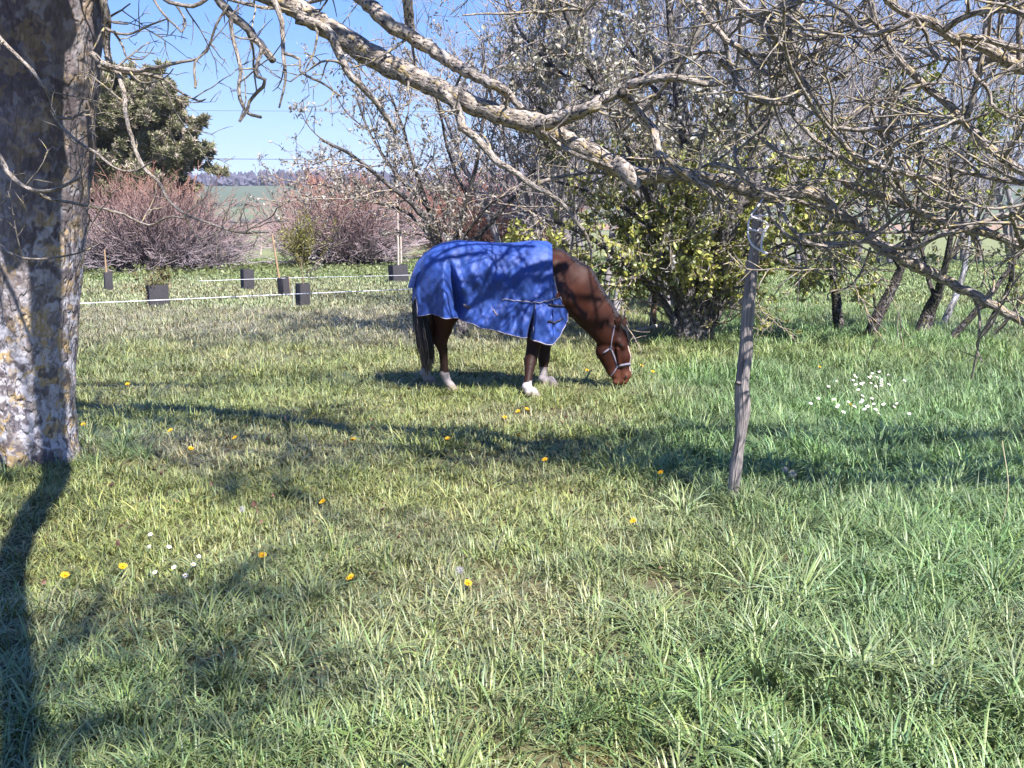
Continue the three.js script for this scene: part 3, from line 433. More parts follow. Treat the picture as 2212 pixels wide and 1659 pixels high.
  sh([[1330, 590, 9], [1270, 605, 9], [1215, 600, 9]], 4.2, 3.9, .02); sh([[1345, 640, 9], [1290, 660, 9], [1240, 650, 9]], 4.2, 3.9, .018);
  for (const [a, b] of [[[880, 745, 12.5], [350, 745, 12.9]], [[900, 820, 10], [160, 850, 10]], [[760, 880, 8.7], [180, 905, 8.3]], [[980, 1005, 7], [500, 960, 7.6]], [[1240, 990, 6.9], [900, 1010, 6.9]]]) { const m = [0, .2, .4, .6, .8, 1].map((t) => [lerp(a[0], b[0], t), lerp(a[1], b[1], t) + (noise3(t * 4, a[0], 2) - .5) * 34, lerp(a[2], b[2], t)]); for (let k = 0; k < 3; k++) sh(m.map(([x, y, D]) => { const q = groundAt(x + k * 30, y + (k - 1) * 9); return [x + k * 30, y + (k - 1) * 9, -q.z]; }), 5.8 + k * .8, 5.3 + k * .7, .034 - k * .006); }
  { const Rr = rng(44); for (let i = 0; i < 44; i++) { const x = lerp(-150, 760, Rr()), y = lerp(890, 1640, Rr()), a = Rr() * 6.3, L = lerp(90, 260, Rr()), q = (k) => { const px = x + Math.cos(a) * L * k, py = y + Math.sin(a) * L * k * .45 + Math.sin(k * 5 + i) * 12, gq = groundAt(px, Math.max(760, py)); return [px, Math.max(760, py), -gq.z]; }; sh([q(-.5), q(-.2), q(.1), q(.5)], 6.5 + Rr() * 3, 6.5 + Rr() * 3, 0.011 + Rr() * .012); } }
  { const tr = (list, t, w) => sh(list.map(([x, y]) => [x, y, 6.1]), t, t + .3, w); tr([[-120, 40], [-20, 120], [60, 180], [120, 330]], 1.5, .2); tr([[-160, 260], [-60, 260], [20, 300], [80, 420]], 1.9, .2); tr([[-100, -80], [0, -40], [80, 20], [150, 60]], 1.4, .18); tr([[-160, 420], [-70, 430], [10, 480], [40, 560]], 2.1, .16); }
  mk([[868, -90, 22], [880, -10, 21], [884, 40, 21], [888, 80, 20]], 5.9, 6.0, 'branch', 9);
  // forks of the propped limb
  mk(W1([[1165, 270], [1194, 261], [1237, 247], [1277, 233], [1304, 213], [1344, 200], [1371, 180], [1421, 168], [1475, 171], [1530, 182], [1580, 175]], 34, 10), 5.65, 5.2, 'branch', 10);
  mk(W1([[1344, 200], [1351, 208], [1371, 234], [1404, 268], [1417, 301], [1425, 334], [1450, 352], [1475, 374], [1524, 406], [1560, 436]], 22, 13), 5.42, 5.35, 'branch', 9);
  mk(W1([[955, 190], [967, 206], [990, 240], [1000, 273], [1037, 307], [1071, 347], [1114, 373], [1154, 403], [1204, 430], [1237, 467], [1270, 515], [1278, 560]], 24, 5), 5.85, 5.5);
  mk(W1([[1170, 285], [1205, 310], [1235, 330], [1275, 345], [1322, 362]], 11, 9), 5.55, 5.5);
  // hanging branches before the sky
  mk(W1([[640, 40], [700, 60], [737, 123], [757, 160], [797, 202], [837, 257], [858, 290]], 22, 9), 6.0, 5.9);
  mk(W1([[430, -60], [473, 0], [500, 33], [533, 60], [567, 103], [590, 131]], 20, 15), 5.9, 5.7, 'branch', 9);
  mk(W1([[575, -40], [590, 0], [607, 43], [611, 83], [613, 133], [617, 168], [603, 233]], 15, 4), 5.8, 5.6);
  mk(W1([[565, 100], [563, 112], [553, 163], [574, 174], [540, 217], [533, 240], [517, 262]], 9, 7), 5.6, 5.5, 'branch', 6);
  mk(W1([[498, 40], [500, 67], [520, 150], [517, 210], [533, 240], [563, 253]], 9, 7), 5.6, 5.5, 'branch', 6);
  mk(W1([[493, 10], [467, 53], [447, 110], [423, 130], [422, 190]], 6, 5), 5.5, 5.4, 'branch', 6);
  mk(W1([[613, 115], [647, 127], [648, 153], [697, 180], [737, 208]], 7, 4), 5.6, 5.5, 'branch', 6);
  mk(W1([[320, -20], [333, 0], [353, 30], [393, 70]], 6, 4), 5.4, 5.3, 'branch', 6); mk(W1([[330, -25], [357, 0], [417, 13], [443, 0], [465, -30]], 8, 8), 5.5, 5.5, 'branch', 6); mk(W1([[378, 8], [400, 44], [394, 68]], 5, 4), 5.5, 5.4, 'branch', 6);
  // shoots on the trunk
  mk(W1([[215, -60], [223, 0], [232, 50], [230, 100], [236, 138]], 18, 14), 6.25, 6.2, 'branch', 8);
  mk(W1([[222, 50], [240, 35], [262, 22], [281, 8]], 6, 3), 6.2, 6.1, 'branch', 6); mk(W1([[232, 42], [252, 50], [277, 52]], 5, 3), 6.2, 6.1, 'branch', 6); mk(W1([[228, 62], [247, 70], [278, 74], [320, 56], [360, 41]], 7, 3), 6.2, 6.0, 'branch', 6); mk(W1([[247, 70], [262, 92], [276, 125], [307, 128]], 6, 3), 6.2, 6.0, 'branch', 6);
  mk(W1([[200, 118], [217, 133], [250, 148], [290, 153], [333, 147], [395, 133], [423, 129], [440, 112]], 14, 4), 6.1, 5.6, 'branch', 7);
  mk(W1([[215, 145], [262, 156], [315, 160], [352, 170], [385, 196], [430, 218], [444, 214]], 10, 3), 6.1, 5.7, 'branch', 6);
  mk(W1([[222, 140], [253, 157], [267, 200], [273, 254], [290, 318], [310, 361], [347, 400], [363, 431], [397, 460], [457, 484], [520, 503], [580, 501]], 11, 4), 6.0, 5.2, 'branch', 7);
  mk(W1([[397, 460], [417, 500], [434, 528]], 6, 3), 5.5, 5.4, 'branch', 6); mk(W1([[403, 460], [437, 434], [458, 383]], 4, 2.5), 5.5, 5.4, 'branch', 5); mk(W1([[520, 503], [560, 482], [588, 467], [598, 449]], 4, 2.5), 5.3, 5.2, 'branch', 5);
  // twigs before the trunk
  mk(W1([[-70, 230], [0, 343], [27, 383], [77, 413], [133, 404], [174, 383]], 13, 5), 4.9, 4.6, 'branch', 7);
  mk(W1([[77, 413], [100, 427], [183, 443], [267, 463], [317, 487], [367, 468], [397, 471]], 8, 4), 4.75, 4.9, 'branch', 6);
  mk(W1([[-40, 30], [0, 83], [60, 143], [87, 174], [107, 208], [117, 250], [160, 300], [213, 334], [250, 364], [284, 371], [328, 350]], 9, 4), 5.3, 5.0, 'branch', 6); mk(W1([[117, 250], [150, 258], [172, 246], [192, 238]], 6, 4), 5.2, 5.2, 'branch', 6);
  mk(W1([[-60, 480], [0, 530], [27, 550], [80, 560], [140, 553], [180, 543], [203, 522]], 8, 3), 4.9, 4.8, 'branch', 6); mk(W1([[177, 540], [187, 493], [194, 472], [186, 455]], 5, 3), 4.8, 4.8, 'branch', 5);
  const shape = { curl: .09, wander: .14, lift: .006, branch: .42, levels: 2, segs: 9, angle: [.5, 1.2], tip: .42, thin: .72, rmin: .0028, bare: 1 };
  spread(limbs, rng(31), tw, shape, [.2, .8], 4.2); spread(limbs.filter((l) => !l.up && l.pts[0].x > -1.2), rng(33), tw, { ...shape, wander: .10, segs: 13, tip: .5 }, [.7, 1.4], .8, .0135); part('twigs', loc(tw), twigBark, tree, 'stuff');
}
// twigs along traced limbs: side shoots that crook and fork
function spread(limbs, R, T, o, len, every, thick) {
  const g = gaussOf(R);
  for (const l of limbs) { let s = R() / every; const n = l.pts.length; for (let i = 1; i < n; i++) { s += l.pts[i].distanceTo(l.pts[i - 1]); const gap = (l.high ? .5 : 1) * (1 / every); if (s < gap || l.rad[i] > .1 && R() < .6) continue; s = -R() * gap * .6;
    const t = V(0, 0, 0).subVectors(l.pts[i], l.pts[i - 1]).normalize(), side = V(g(), g() + .15, g()).cross(t).normalize(), d = t.clone().multiplyScalar(.55).addScaledVector(side, 1).normalize(), low = l.pts[i].y < 2.6 && d.y < -.1 && R() < .85 && (d.y *= -.8), spur = !thick && R() < .3;
    const r0 = thick ? Math.min(thick, l.rad[i] * .9) : Math.min(.0105, Math.max(.0045, l.rad[i] * .5)), L = spur ? .05 + R() * .08 : lerp(len[0], len[1], R() * R());
    grow(R, l.pts[i], d, L, r0, spur ? 2 : L < .3 ? 1 : 0, o, (pts, rad, lev) => T.add(pts, rad, lev < 1 ? 5 : 4, { tile: .12 })); } }
}
{ // ---- a second tree whose trunk stands off to the right; its boughs reach in from the right and top
  const foot = V(7.0, 0, -4.8), tree = thing('old_tree', 'tangle of thin lichened boughs entering from the right edge and top corner', 'tree', foot);
  const loc = (T) => T.build().translate(-foot.x, -foot.y, -foot.z), limbs = [], tw = new Tubes();
  { const T = new Tubes(), p = spline([V(7.05, -.1, -4.85), V(7.0, .8, -4.8), V(6.85, 1.7, -4.8), V(6.6, 2.6, -4.75), V(6.3, 3.6, -4.7)], .06); T.add(p, taper(p.length, .26, .17), 24, { bump: .14, bumpFreq: 5, tile: .5 }); part('trunk', loc(T), trunkBark, tree); }
  const mk = (list, D0, D1, sides = 7) => { const l = traced(list, D0, D1, 100 + limbs.length, .05), T = new Tubes(); T.add(l.pts, l.rad, sides, { bump: .10, bumpFreq: 12, tile: .3 }); part('bough', loc(T), limbBark, tree); limbs.push(l); };
  mk(W1([[3650, 0], [3100, 180], [2600, 230], [2400, 190], [2212, 150], [2141, 111], [2091, 88], [2055, 80], [2008, 44], [1968, 33], [1935, 17], [1890, -30]], 30, 12), 4.75, 4.4, 9);
  mk(W1([[3650, 0], [3100, 180], [2600, 180], [2400, 150], [2212, 107], [2141, 88], [2091, 77], [2055, 80]], 18, 12), 4.7, 4.5, 8);
  mk(W1([[3650, 120], [3000, 380], [2480, 470], [2330, 420], [2212, 368], [2175, 347], [2145, 323], [2108, 293], [2081, 260], [2041, 220], [1988, 177], [1941, 127], [1905, 67], [1885, 27], [1878, -40]], 24, 12), 4.6, 4.9, 8);
  mk(W1([[3650, 260], [3000, 500], [2480, 560], [2350, 560], [2212, 534], [2141, 504], [2075, 494], [2041, 480], [1995, 463], [1968, 450], [1908, 423], [1858, 411], [1821, 390]], 20, 16), 4.7, 5.3, 8);
  mk(W1([[1508, -40], [1509, 0], [1512, 14], [1538, 50], [1568, 87], [1611, 110], [1626, 134], [1655, 160], [1690, 165]], 16, 8), 5.4, 5.1);
  mk(W1([[1575, -40], [1591, 0], [1608, 20], [1645, 47], [1658, 83], [1668, 110]], 15, 10), 5.2, 5.0); mk(W1([[1645, 47], [1668, 78], [1690, 108]], 11, 7), 5.1, 5.1);
  mk(W1([[1690, -30], [1698, 10], [1708, 67], [1721, 110], [1758, 134], [1795, 150], [1815, 157]], 9, 6), 5.0, 4.9); mk(W1([[1611, 113], [1650, 122], [1690, 115], [1721, 110]], 8, 8), 5.1, 5.0);
  mk(W1([[1555, 130], [1581, 157], [1598, 188], [1618, 210], [1648, 221], [1688, 223], [1708, 217], [1735, 200], [1781, 180], [1832, 163]], 14, 7), 5.3, 5.0);
  mk(W1([[1611, 215], [1621, 264], [1648, 300], [1675, 323], [1708, 340], [1751, 343], [1811, 340]], 9, 9), 5.3, 5.1);
  mk(W1([[1660, 60], [1690, 105], [1705, 130], [1735, 173], [1758, 207], [1795, 268], [1808, 294], [1835, 327], [1875, 350], [1941, 371], [1991, 384], [2038, 394]], 8, 13), 4.9, 4.7);
  mk(W1([[1701, 235], [1728, 267], [1761, 300], [1808, 333], [1851, 360], [1908, 372]], 9, 9), 5.1, 4.9);
  mk(W1([[1798, 278], [1875, 280], [1975, 273], [2041, 267], [2081, 263], [2135, 243]], 10, 8), 4.8, 4.7);
  mk(W1([[2060, 82], [2068, 88], [2091, 127], [2108, 168], [2138, 197], [2138, 220], [2175, 253], [2230, 265]], 11, 7), 4.6, 4.4);
  mk(W1([[1960, 30], [1975, 40], [2001, 74], [2008, 101], [2035, 130]], 10, 7), 4.5, 4.4); mk(W1([[1770, -30], [1781, 0], [1835, 33], [1858, 67], [1898, 70], [1941, 57], [1975, 38]], 8, 10), 4.7, 4.5);
  mk(W1([[1681, 433], [1695, 467], [1715, 500], [1741, 523], [1808, 533], [1858, 523], [1908, 493], [1941, 463], [1975, 450]], 9, 8), 5.2, 4.9); mk(W1([[1655, 443], [1668, 470], [1691, 500], [1721, 520]], 8, 8), 5.3, 5.2); mk(W1([[1741, 523], [1800, 528], [1858, 522], [1908, 530], [1975, 538]], 7, 10), 5.2, 5.0);
  mk(W1([[1535, 357], [1588, 367], [1625, 400], [1661, 420], [1735, 437], [1795, 453], [1840, 470]], 11, 6), 5.35, 5.1); mk(W1([[1588, 317], [1591, 350], [1615, 383], [1641, 404], [1688, 411], [1728, 400], [1782, 390]], 8, 7), 5.3, 5.1);
  mk(W1([[1975, 538], [2025, 510], [2075, 497], [2125, 480], [2175, 464], [2212, 470], [2290, 480]], 12, 14), 5.0, 4.8); mk(W1([[1891, 365], [1905, 374], [1941, 413], [1961, 437]], 9, 8), 4.9, 4.9); mk(W1([[1940, 340], [1951, 353], [1991, 413], [2041, 440], [2100, 450]], 9, 7), 4.8, 4.7);
  mk(W1([[2090, 620], [2101, 640], [2115, 678], [2111, 760], [2098, 818]], 8, 4), 5.2, 5.1, 6); mk(W1([[2111, 760], [2122, 782]], 4, 3), 5.1, 5.1, 5); mk(W1([[1880, 535], [1875, 550], [1858, 593], [1828, 623], [1791, 630], [1788, 648]], 6, 3), 5.2, 5.1, 6); mk(W1([[1724, 520], [1728, 532], [1741, 580], [1731, 594]], 6, 3), 5.2, 5.2, 6); mk(W1([[1741, 580], [1780, 592], [1815, 598]], 3.5, 2.5), 5.2, 5.2, 5);
  for (const q of [[V(6.35, 3.5, -4.7), V(4.6, 4.4, -4.5), V(3.2, 4.5, -4.3), V(2.1, 4.5, -4.0)], [V(6.6, 2.7, -4.75), V(5.2, 3.2, -4.9), V(3.9, 3.2, -4.9), V(3.0, 3.3, -5.1), V(2.3, 3.4, -5.3)]]) { const pts = spline(q, .07), T = new Tubes(), rad = taper(pts.length, .08, .018); T.add(pts, rad, 8, { bump: .12, tile: .3 }); part('bough', loc(T), limbBark, tree); limbs.push({ pts, rad }); }
  spread(limbs, rng(58), tw, { wander: .10, curl: .085, lift: .004, branch: .42, levels: 2, segs: 13, angle: [.5, 1.1], tip: .55, thin: .72, rmin: .0045, bare: 1 }, [.7, 1.5], 2.1, .0165);
  spread(limbs, rng(57), tw, { curl: .1, wander: .13, lift: .004, branch: .46, levels: 2, segs: 9, angle: [.5, 1.2], tip: .42, thin: .72, rmin: .0028, bare: 1 }, [.25, .9], 4.0); part('twigs', loc(tw), twigBark, tree, 'stuff');
}
{ // ---- the prop post and its cord
  const b = groundAt(1580, 1082), D = -b.z, post = thing('prop_post', 'crooked bare wooden post propping the limb, white cord round its top', 'post', b);
  const T = new Tubes(), pts = [b.clone().add(V(-.01, -.15, 0)), ...[[1582, 1075], [1591, 1000], [1601, 930], [1604, 880], [1603, 825], [1611, 760], [1614, 690], [1621, 620], [1627, 560], [1635, 500], [1638, 452]].map(([x, y]) => at(x, y, D))];
  const p = spline(pts, .04), wpx = [[0, 32], [.12, 32], [.2, 33], [.34, 37], [.42, 44], [.5, 38], [.62, 34], [.8, 31], [.92, 27], [1, 26]]; const rad = p.map((_, i) => { const t = i / (p.length - 1); let k = 0; while (k < wpx.length - 2 && wpx[k + 1][0] < t) k++; return .78 * size(lerp(wpx[k][1], wpx[k + 1][1], (t - wpx[k][0]) / (wpx[k + 1][0] - wpx[k][0])) / 2, D); });
  const wood = std({ map: tex(512, (u, v) => { const gr = fbmT(u, v, 26, 3, 4, 4), a = fbmT(u, v, 3, 2, 8, 4); let c = mix3([.18, .155, .15], [.33, .285, .27], smooth(.3, .7, gr)); c = mix3(c, [.085, .075, .085], smooth(.46, .56, a)); return mix3(c, [.05, .03, .03], smooth(.66, .74, gr)); }, true), bumpMap: tex(256, (u, v) => fbmT(u, v, 26, 3, 4, 4)), bumpScale: .02 });
  T.add(p, rad, 18, { bump: .2, bumpFreq: 9, tile: .5 }); part('shaft', T.build().translate(-b.x, -b.y, -b.z), wood, post);
  const q = (x, y, z) => at(x, y, D - z);
  const kn = new Tubes(); kn.add([q(1601, 828, .02), q(1590, 826, .03)], [.022, .012], 8); part('knot', kn.build().translate(-b.x, -b.y, -b.z), wood, post);
  const white = std({ color: C(.62, .60, .66), roughness: .7 }), T2 = new Tubes();
  T2.add(spline([q(1648, 430, .03), q(1628, 458, .085), q(1622, 466, .09), q(1645, 476, .09), q(1660, 486, .07), q(1650, 496, .085), q(1630, 498, .09), q(1617, 490, .06), q(1622, 470, .02), q(1650, 466, .085), q(1660, 462, .07)], .012), Array(400).fill(.0055), 6);
  T2.add(spline([q(1660, 486, .07), q(1648, 510, .085), q(1645, 535, .085), q(1652, 548, .085), q(1658, 547, .085), q(1640, 540, .085), q(1622, 525, .09), q(1616, 505, .075), q(1618, 492, .06)], .012), Array(400).fill(.0065), 6);
  const cord = part('cord', T2.build(), white, scene); tag(cord, 'white cord knotted round the prop post top and limb', 'cord');
}
// ---------------------------------------------------------------- leaves and background trees
function leafGeo(w, fold = .25) { // one leaf lying along +y, folded at its rib
  const g = new THREE.BufferGeometry(), y = [0, .3, .65, 1], hw = [.03, .42, .36, 0].map((k) => k * w), p = [], idx = [];
  for (let i = 0; i < 4; i++) p.push(-hw[i], y[i], hw[i] * fold, 0, y[i], -.06 * y[i], hw[i], y[i], hw[i] * fold);
  for (let i = 0; i < 3; i++) { const a = i * 3; idx.push(a, a + 1, a + 3, a + 3, a + 1, a + 4, a + 1, a + 2, a + 4, a + 4, a + 2, a + 5); }
  g.setAttribute('position', new THREE.Float32BufferAttribute(p, 3)); g.setIndex(idx); const h = g.toNonIndexed(); h.computeVertexNormals(); return h;
}
const leafMat = leafy({ roughness: .5, transmission: .35 }), leafShape = leafGeo(.75), narrowLeaf = leafGeo(.3);
// leaves along twigs: list of [matrix, colour]
function leavesOn(twigs, R, n, sz, color, out = []) {
  const g = gaussOf(R), Q = new THREE.Quaternion(), E = new THREE.Euler();
  for (let i = 0; i < n && twigs.length; i++) { const t = twigs[Math.floor(R() * twigs.length)], k = Math.floor(R() * (t.length - 1)), p = t[k].clone().lerp(t[k + 1], R()).add(V(g() * .03, g() * .03, g() * .03)), c = color(p); if (!c) continue; const s = lerp(sz[0], sz[1], R());
    E.set(R() * 6.3, R() * 6.3, R() * 6.3); out.push([new THREE.Matrix4().compose(p, Q.setFromEuler(E), V(s, s, s)), c]); }
  return out;
}
function addLeaves(list, tree, geo, off, many) { // the nearest as leaves of their own, the rest as one mass
  const M = new THREE.Matrix4().makeTranslation(-off.x, -off.y, -off.z); for (const l of list) l[0].premultiply(M);
  if (many) { list.sort((a, b) => b[0].elements[14] - a[0].elements[14]); const mats = {}; for (const [m, c] of list.splice(0, many)) { const key = Math.round(c.g * 14); mats[key] ??= leafMat.clone(); if (!mats[key].userData.set) { mats[key].color.copy(c); mats[key].userData.set = 1; } const o = part('leaf', geo, mats[key], tree); m.decompose(o.position, o.quaternion, o.scale); } }
  inst('foliage', geo, leafMat, list, tree);
}
// a tree from traced stems [list, D0, D1]; twigs grow on the stems
function tracedTree(name, label, category, base, stems, o, group) {
  const t = thing(name, label, category, base, group), loc = (T) => T.build().translate(-base.x, -base.y, -base.z), R = rng(o.seed), limbs = [], twigs = [], tw = new Tubes();
  stems.forEach(([list, D0, D1], i) => { const l = traced(list, D0, D1, o.seed + i * 3, .12), T = new Tubes(); if (!i || o.roots) l.pts[0].y = Math.min(l.pts[0].y, height(l.pts[0].x, l.pts[0].z) - .05); T.add(l.pts, l.rad, i ? 7 : 10, { bump: .14, bumpFreq: 5, tile: .5 }); part(i && !(i < (o.trunks ?? 1)) ? 'limb' : 'trunk', loc(T), o.bark ?? darkBark, t); l.skip = i === 0 && !o.low; limbs.push(l); });
  const g = gaussOf(R);
  for (const l of limbs) { if (l.skip) continue; let s = 0; for (let i = 2; i < l.pts.length; i++) { s += l.pts[i].distanceTo(l.pts[i - 1]); if (s < o.gap) continue; s = R() * -o.gap * .5;
    const tn = V(0, 0, 0).subVectors(l.pts[i], l.pts[i - 1]).normalize(), side = V(g(), g() + .2, g()).cross(tn).normalize(), d = tn.clone().multiplyScalar(.7).addScaledVector(side, 1).normalize();
    grow(R, l.pts[i], d, lerp(o.len[0], o.len[1], R()), Math.min(o.r, l.rad[i] * .7), 0, o.shape, (pts, rad, lev) => { tw.add(pts, rad, lev ? 3 : 4, { tile: .2, col: o.col }); twigs.push(pts); }); } }
  part('twigs', loc(tw), o.twigMat ?? twigBark, t, 'stuff'); return { t, twigs, R };
}
const greyTwig = std({ map: twigBark.map, color: C(1.15, 1.1, 1.2), roughness: .9 });
{ // twiggy hawthorn behind the horse
  const b = groundAt(1000, 728), o = { seed: 301, r: .012, gap: .11, len: [.6, 1.6], bark: greyBark, twigMat: greyTwig, shape: { wander: .2, lift: .02, branch: .5, levels: 2, segs: 9, angle: [.4, 1.1], tip: .5, thin: .7, rmin: .0055, bare: 1 } };
  const { t, twigs, R } = tracedTree('hawthorn_tree', 'dark twiggy leafless tree right behind the horse, crown against the sky', 'tree', b, [
    [W1([[1000, 735], [992, 690], [980, 640], [958, 560]], 32, 22), 13.9, 13.8], [W1([[958, 560], [930, 495], [890, 440], [830, 392], [760, 335], [690, 300]], 15, 6), 13.8, 13.2], [W1([[958, 565], [938, 480], [915, 425], [892, 350], [868, 270], [840, 200]], 14, 5), 13.8, 14.4],
    [W1([[965, 590], [1000, 460], [1030, 350], [1045, 240], [1060, 150]], 14, 5), 13.8, 13.0], [W1([[968, 600], [1060, 480], [1140, 390], [1200, 300], [1220, 220]], 13, 5), 13.8, 14.2], [W1([[950, 540], [880, 460], [820, 440], [760, 420], [700, 400]], 8, 4), 13.8, 14.5], [W1([[925, 450], [860, 380], [800, 290], [770, 210]], 8, 4), 13.9, 14.8], [W1([[1010, 430], [970, 330], [950, 240], [930, 160]], 8, 4), 13.6, 12.8], [W1([[958, 570], [1010, 500], [1060, 440], [1100, 420]], 8, 4), 13.7, 12.9]], o);
  addLeaves(leavesOn(twigs, R, 9000, [.035, .065], (p) => { const k = .7 + R() * .6; return C(.32 * k, .295 * k, .26 * k); }), t, leafShape, b);
}
{ // the leafy tree behind the head
  const b = groundAt(1492, 732), o = { seed: 411, r: .014, gap: .11, len: [.55, 1.25], bark: greyBark, trunks: 5, roots: false, twigMat: greyTwig, low: true, shape: { wander: .17, lift: .015, branch: .62, levels: 2, segs: 9, angle: [.5, 1.2], tip: .5, thin: .7, rmin: .005, bare: 1 } };
  const { t, twigs, R } = tracedTree('leafy_tree', 'broad leafy green tree with dark stems standing behind the horse head', 'tree', b, [
    [W1([[1490, 740], [1478, 650], [1440, 510], [1385, 360], [1310, 210], [1240, 70], [1190, -60]], 54, 8), 13.4, 13.0], [W1([[1500, 742], [1500, 610], [1498, 450], [1475, 260], [1450, 60], [1440, -80]], 56, 8), 13.4, 13.8], [W1([[1512, 740], [1545, 610], [1590, 450], [1640, 300], [1700, 130], [1730, -40]], 50, 7), 13.4, 12.9], [W1([[1478, 738], [1430, 650], [1340, 560], [1250, 500], [1170, 470]], 20, 6), 13.4, 12.9], [W1([[1520, 736], [1575, 640], [1640, 560], [1710, 525], [1780, 540]], 20, 6), 13.4, 13.0],
    [W1([[1440, 510], [1330, 440], [1230, 400], [1160, 380]], 12, 5), 13.4, 14.2], [W1([[1475, 260], [1390, 160], [1340, 50], [1320, -60]], 12, 5), 13.5, 14.6], [W1([[1590, 450], [1660, 420], [1740, 440], [1830, 500]], 12, 5), 13.2, 12.6], [W1([[1498, 450], [1550, 300], [1590, 160], [1600, 0]], 12, 5), 13.4, 12.4], [W1([[1500, 600], [1470, 480], [1440, 380], [1420, 300]], 12, 5), 13.3, 12.2], [W1([[1500, 640], [1540, 540], [1560, 470], [1540, 400]], 12, 5), 13.3, 12.1], [W1([[1385, 360], [1280, 310], [1180, 250], [1110, 170]], 11, 4), 13.2, 13.6], [W1([[1310, 210], [1200, 150], [1120, 60], [1090, -30]], 10, 4), 13.2, 13.9], [W1([[1498, 690], [1430, 620], [1370, 600], [1310, 620]], 9, 4), 13.3, 12.6], [W1([[1505, 700], [1550, 640], [1600, 620], [1650, 640]], 9, 4), 13.3, 12.7], [W1([[1478, 650], [1450, 600], [1420, 560], [1400, 520]], 9, 4), 13.1, 12.3]], o);
  const low = (p) => 1 - smooth(2.3, 3.3, p.y + (noise3(p.x * 1.5, p.y * 1.5, p.z * 1.5) - .5) * 1.2);
  const L = leavesOn(twigs, R, 38000, [.05, .10], (p) => { const l = low(p), k = .65 + R() * .75; if (p.y < .7 && R() < .85 || R() < lerp(.4, .3, l)) return null; const y = R() < .5 ? [.36, .355, .07] : [.17, .20, .045], gr = R() < .5 ? [.25, .24, .18] : [.36, .34, .32]; const c = mix3(gr, y, clamp(l + (R() - .5) * .5, 0, 1)); return C(c[0] * k, c[1] * k, c[2] * k); });
  addLeaves(L, t, leafShape, b, 300);
}
{ // small leaning trees of the row at the right
  const o = (s, x = {}) => ({ seed: s, r: .012, gap: .17, len: [.5, 1.2], bark: darkBark, twigMat: twigBark, shape: { wander: .2, lift: .02, branch: .48, levels: 2, segs: 8, angle: [.5, 1.2], tip: .5, thin: .7, rmin: .0055, bare: 1 }, ...x });
  const leavesFor = ({ t, twigs, R }, n, y) => addLeaves(leavesOn(twigs, R, n, [.05, .09], () => { const k = .6 + R() * .8, q = R() < y; return q ? C(.27 * k, .29 * k, .05 * k) : C(.14 * k, .16 * k, .075 * k); }), t, leafShape, t.position);
  const G = (x, y) => groundAt(x, y), row = (n, l, x, y, st, oo) => tracedTree(n, l, 'tree', G(x, y), st, oo);
  leavesFor(row('row_tree', 'short upright dark trunk, first of the row right of the post, yellowish leaves', 1813, 708, [[W1([[1814, 714], [1808, 660], [1802, 610], [1795, 560]], 24, 17), 14.6, 14.6], [W1([[1795, 560], [1770, 500], [1730, 450], [1690, 420]], 11, 5), 14.6, 14], [W1([[1797, 570], [1820, 480], [1850, 400], [1870, 310]], 12, 5), 14.6, 15], [W1([[1800, 600], [1760, 560], [1720, 545], [1690, 560]], 8, 4), 14.5, 13.8]], o(501)), 3600, .8);
  leavesFor(row('row_tree', 'dark trunk leaning right with a thin side shoot, second of the row', 1878, 732, [[W1([[1874, 740], [1890, 695], [1912, 652], [1938, 600]], 28, 21), 13.4, 13.4], [W1([[1938, 600], [1962, 540], [1985, 450], [1990, 330], [1980, 220]], 20, 6), 13.4, 13.8], [W1([[1893, 690], [1889, 655], [1886, 620]], 6, 4), 13.35, 13.3], [W1([[1945, 580], [1910, 530], [1870, 500], [1820, 510]], 9, 4), 13.4, 12.9], [W1([[1965, 530], [2030, 460], [2080, 370], [2100, 270]], 11, 4), 13.4, 14]], o(507)), 2600, .7);
  leavesFor(row('row_tree', 'thick forked dark trunk in the shade, third of the row', 1995, 720, [[W1([[1988, 728], [2006, 675], [2026, 635]], 32, 24), 13.9, 13.9], [W1([[2026, 635], [2042, 570], [2060, 450], [2050, 330]], 19, 6), 13.9, 13.5], [W1([[2020, 645], [2004, 600], [1994, 555], [1980, 500]], 11, 6), 13.9, 14.3], [W1([[2042, 570], [2100, 490], [2150, 400], [2190, 300]], 11, 4), 13.9, 14.5]], o(513)), 500, .3);
  leavesFor(row('row_tree', 'slender dark trunk slanting far to the right, fourth of the row', 2062, 738, [[W1([[2046, 746], [2078, 705], [2112, 668], [2150, 622]], 15, 14), 13.2, 13.2], [W1([[2150, 622], [2200, 550], [2240, 450], [2260, 330]], 12, 5), 13.2, 13.6], [W1([[2112, 668], [2170, 650], [2230, 640]], 8, 4), 13.2, 12.8]], o(519)), 300, .3);
  leavesFor(row('row_tree', 'thin twin-stemmed trunk at the right edge under the low limb, last of the row', 2130, 738, [[W1([[2112, 742], [2140, 692], [2172, 640], [2190, 570]], 13, 9), 13.4, 13.4], [W1([[2146, 725], [2178, 688], [2210, 640], [2260, 560]], 9, 6), 13.5, 13.6], [W1([[2190, 570], [2200, 470], [2230, 380]], 8, 4), 13.4, 13.7]], o(523)), 200, .3);
  row('birch_tree', 'pale-barked trunk between the dark trunks of the right row', 2036, 712, [[W1([[2033, 716], [2052, 668], [2074, 618], [2090, 540]], 16, 10), 15.3, 15.4], [W1([[2090, 540], [2110, 440], [2120, 330]], 9, 4), 15.4, 15.6]], o(527, { bark: std({ map: barkTex(256, [[.24, .24, .27], [.31, .31, .35], [.36, .36, .39], [.22, .21, .21], [.08, .08, .09]], 41, .6) }) }));
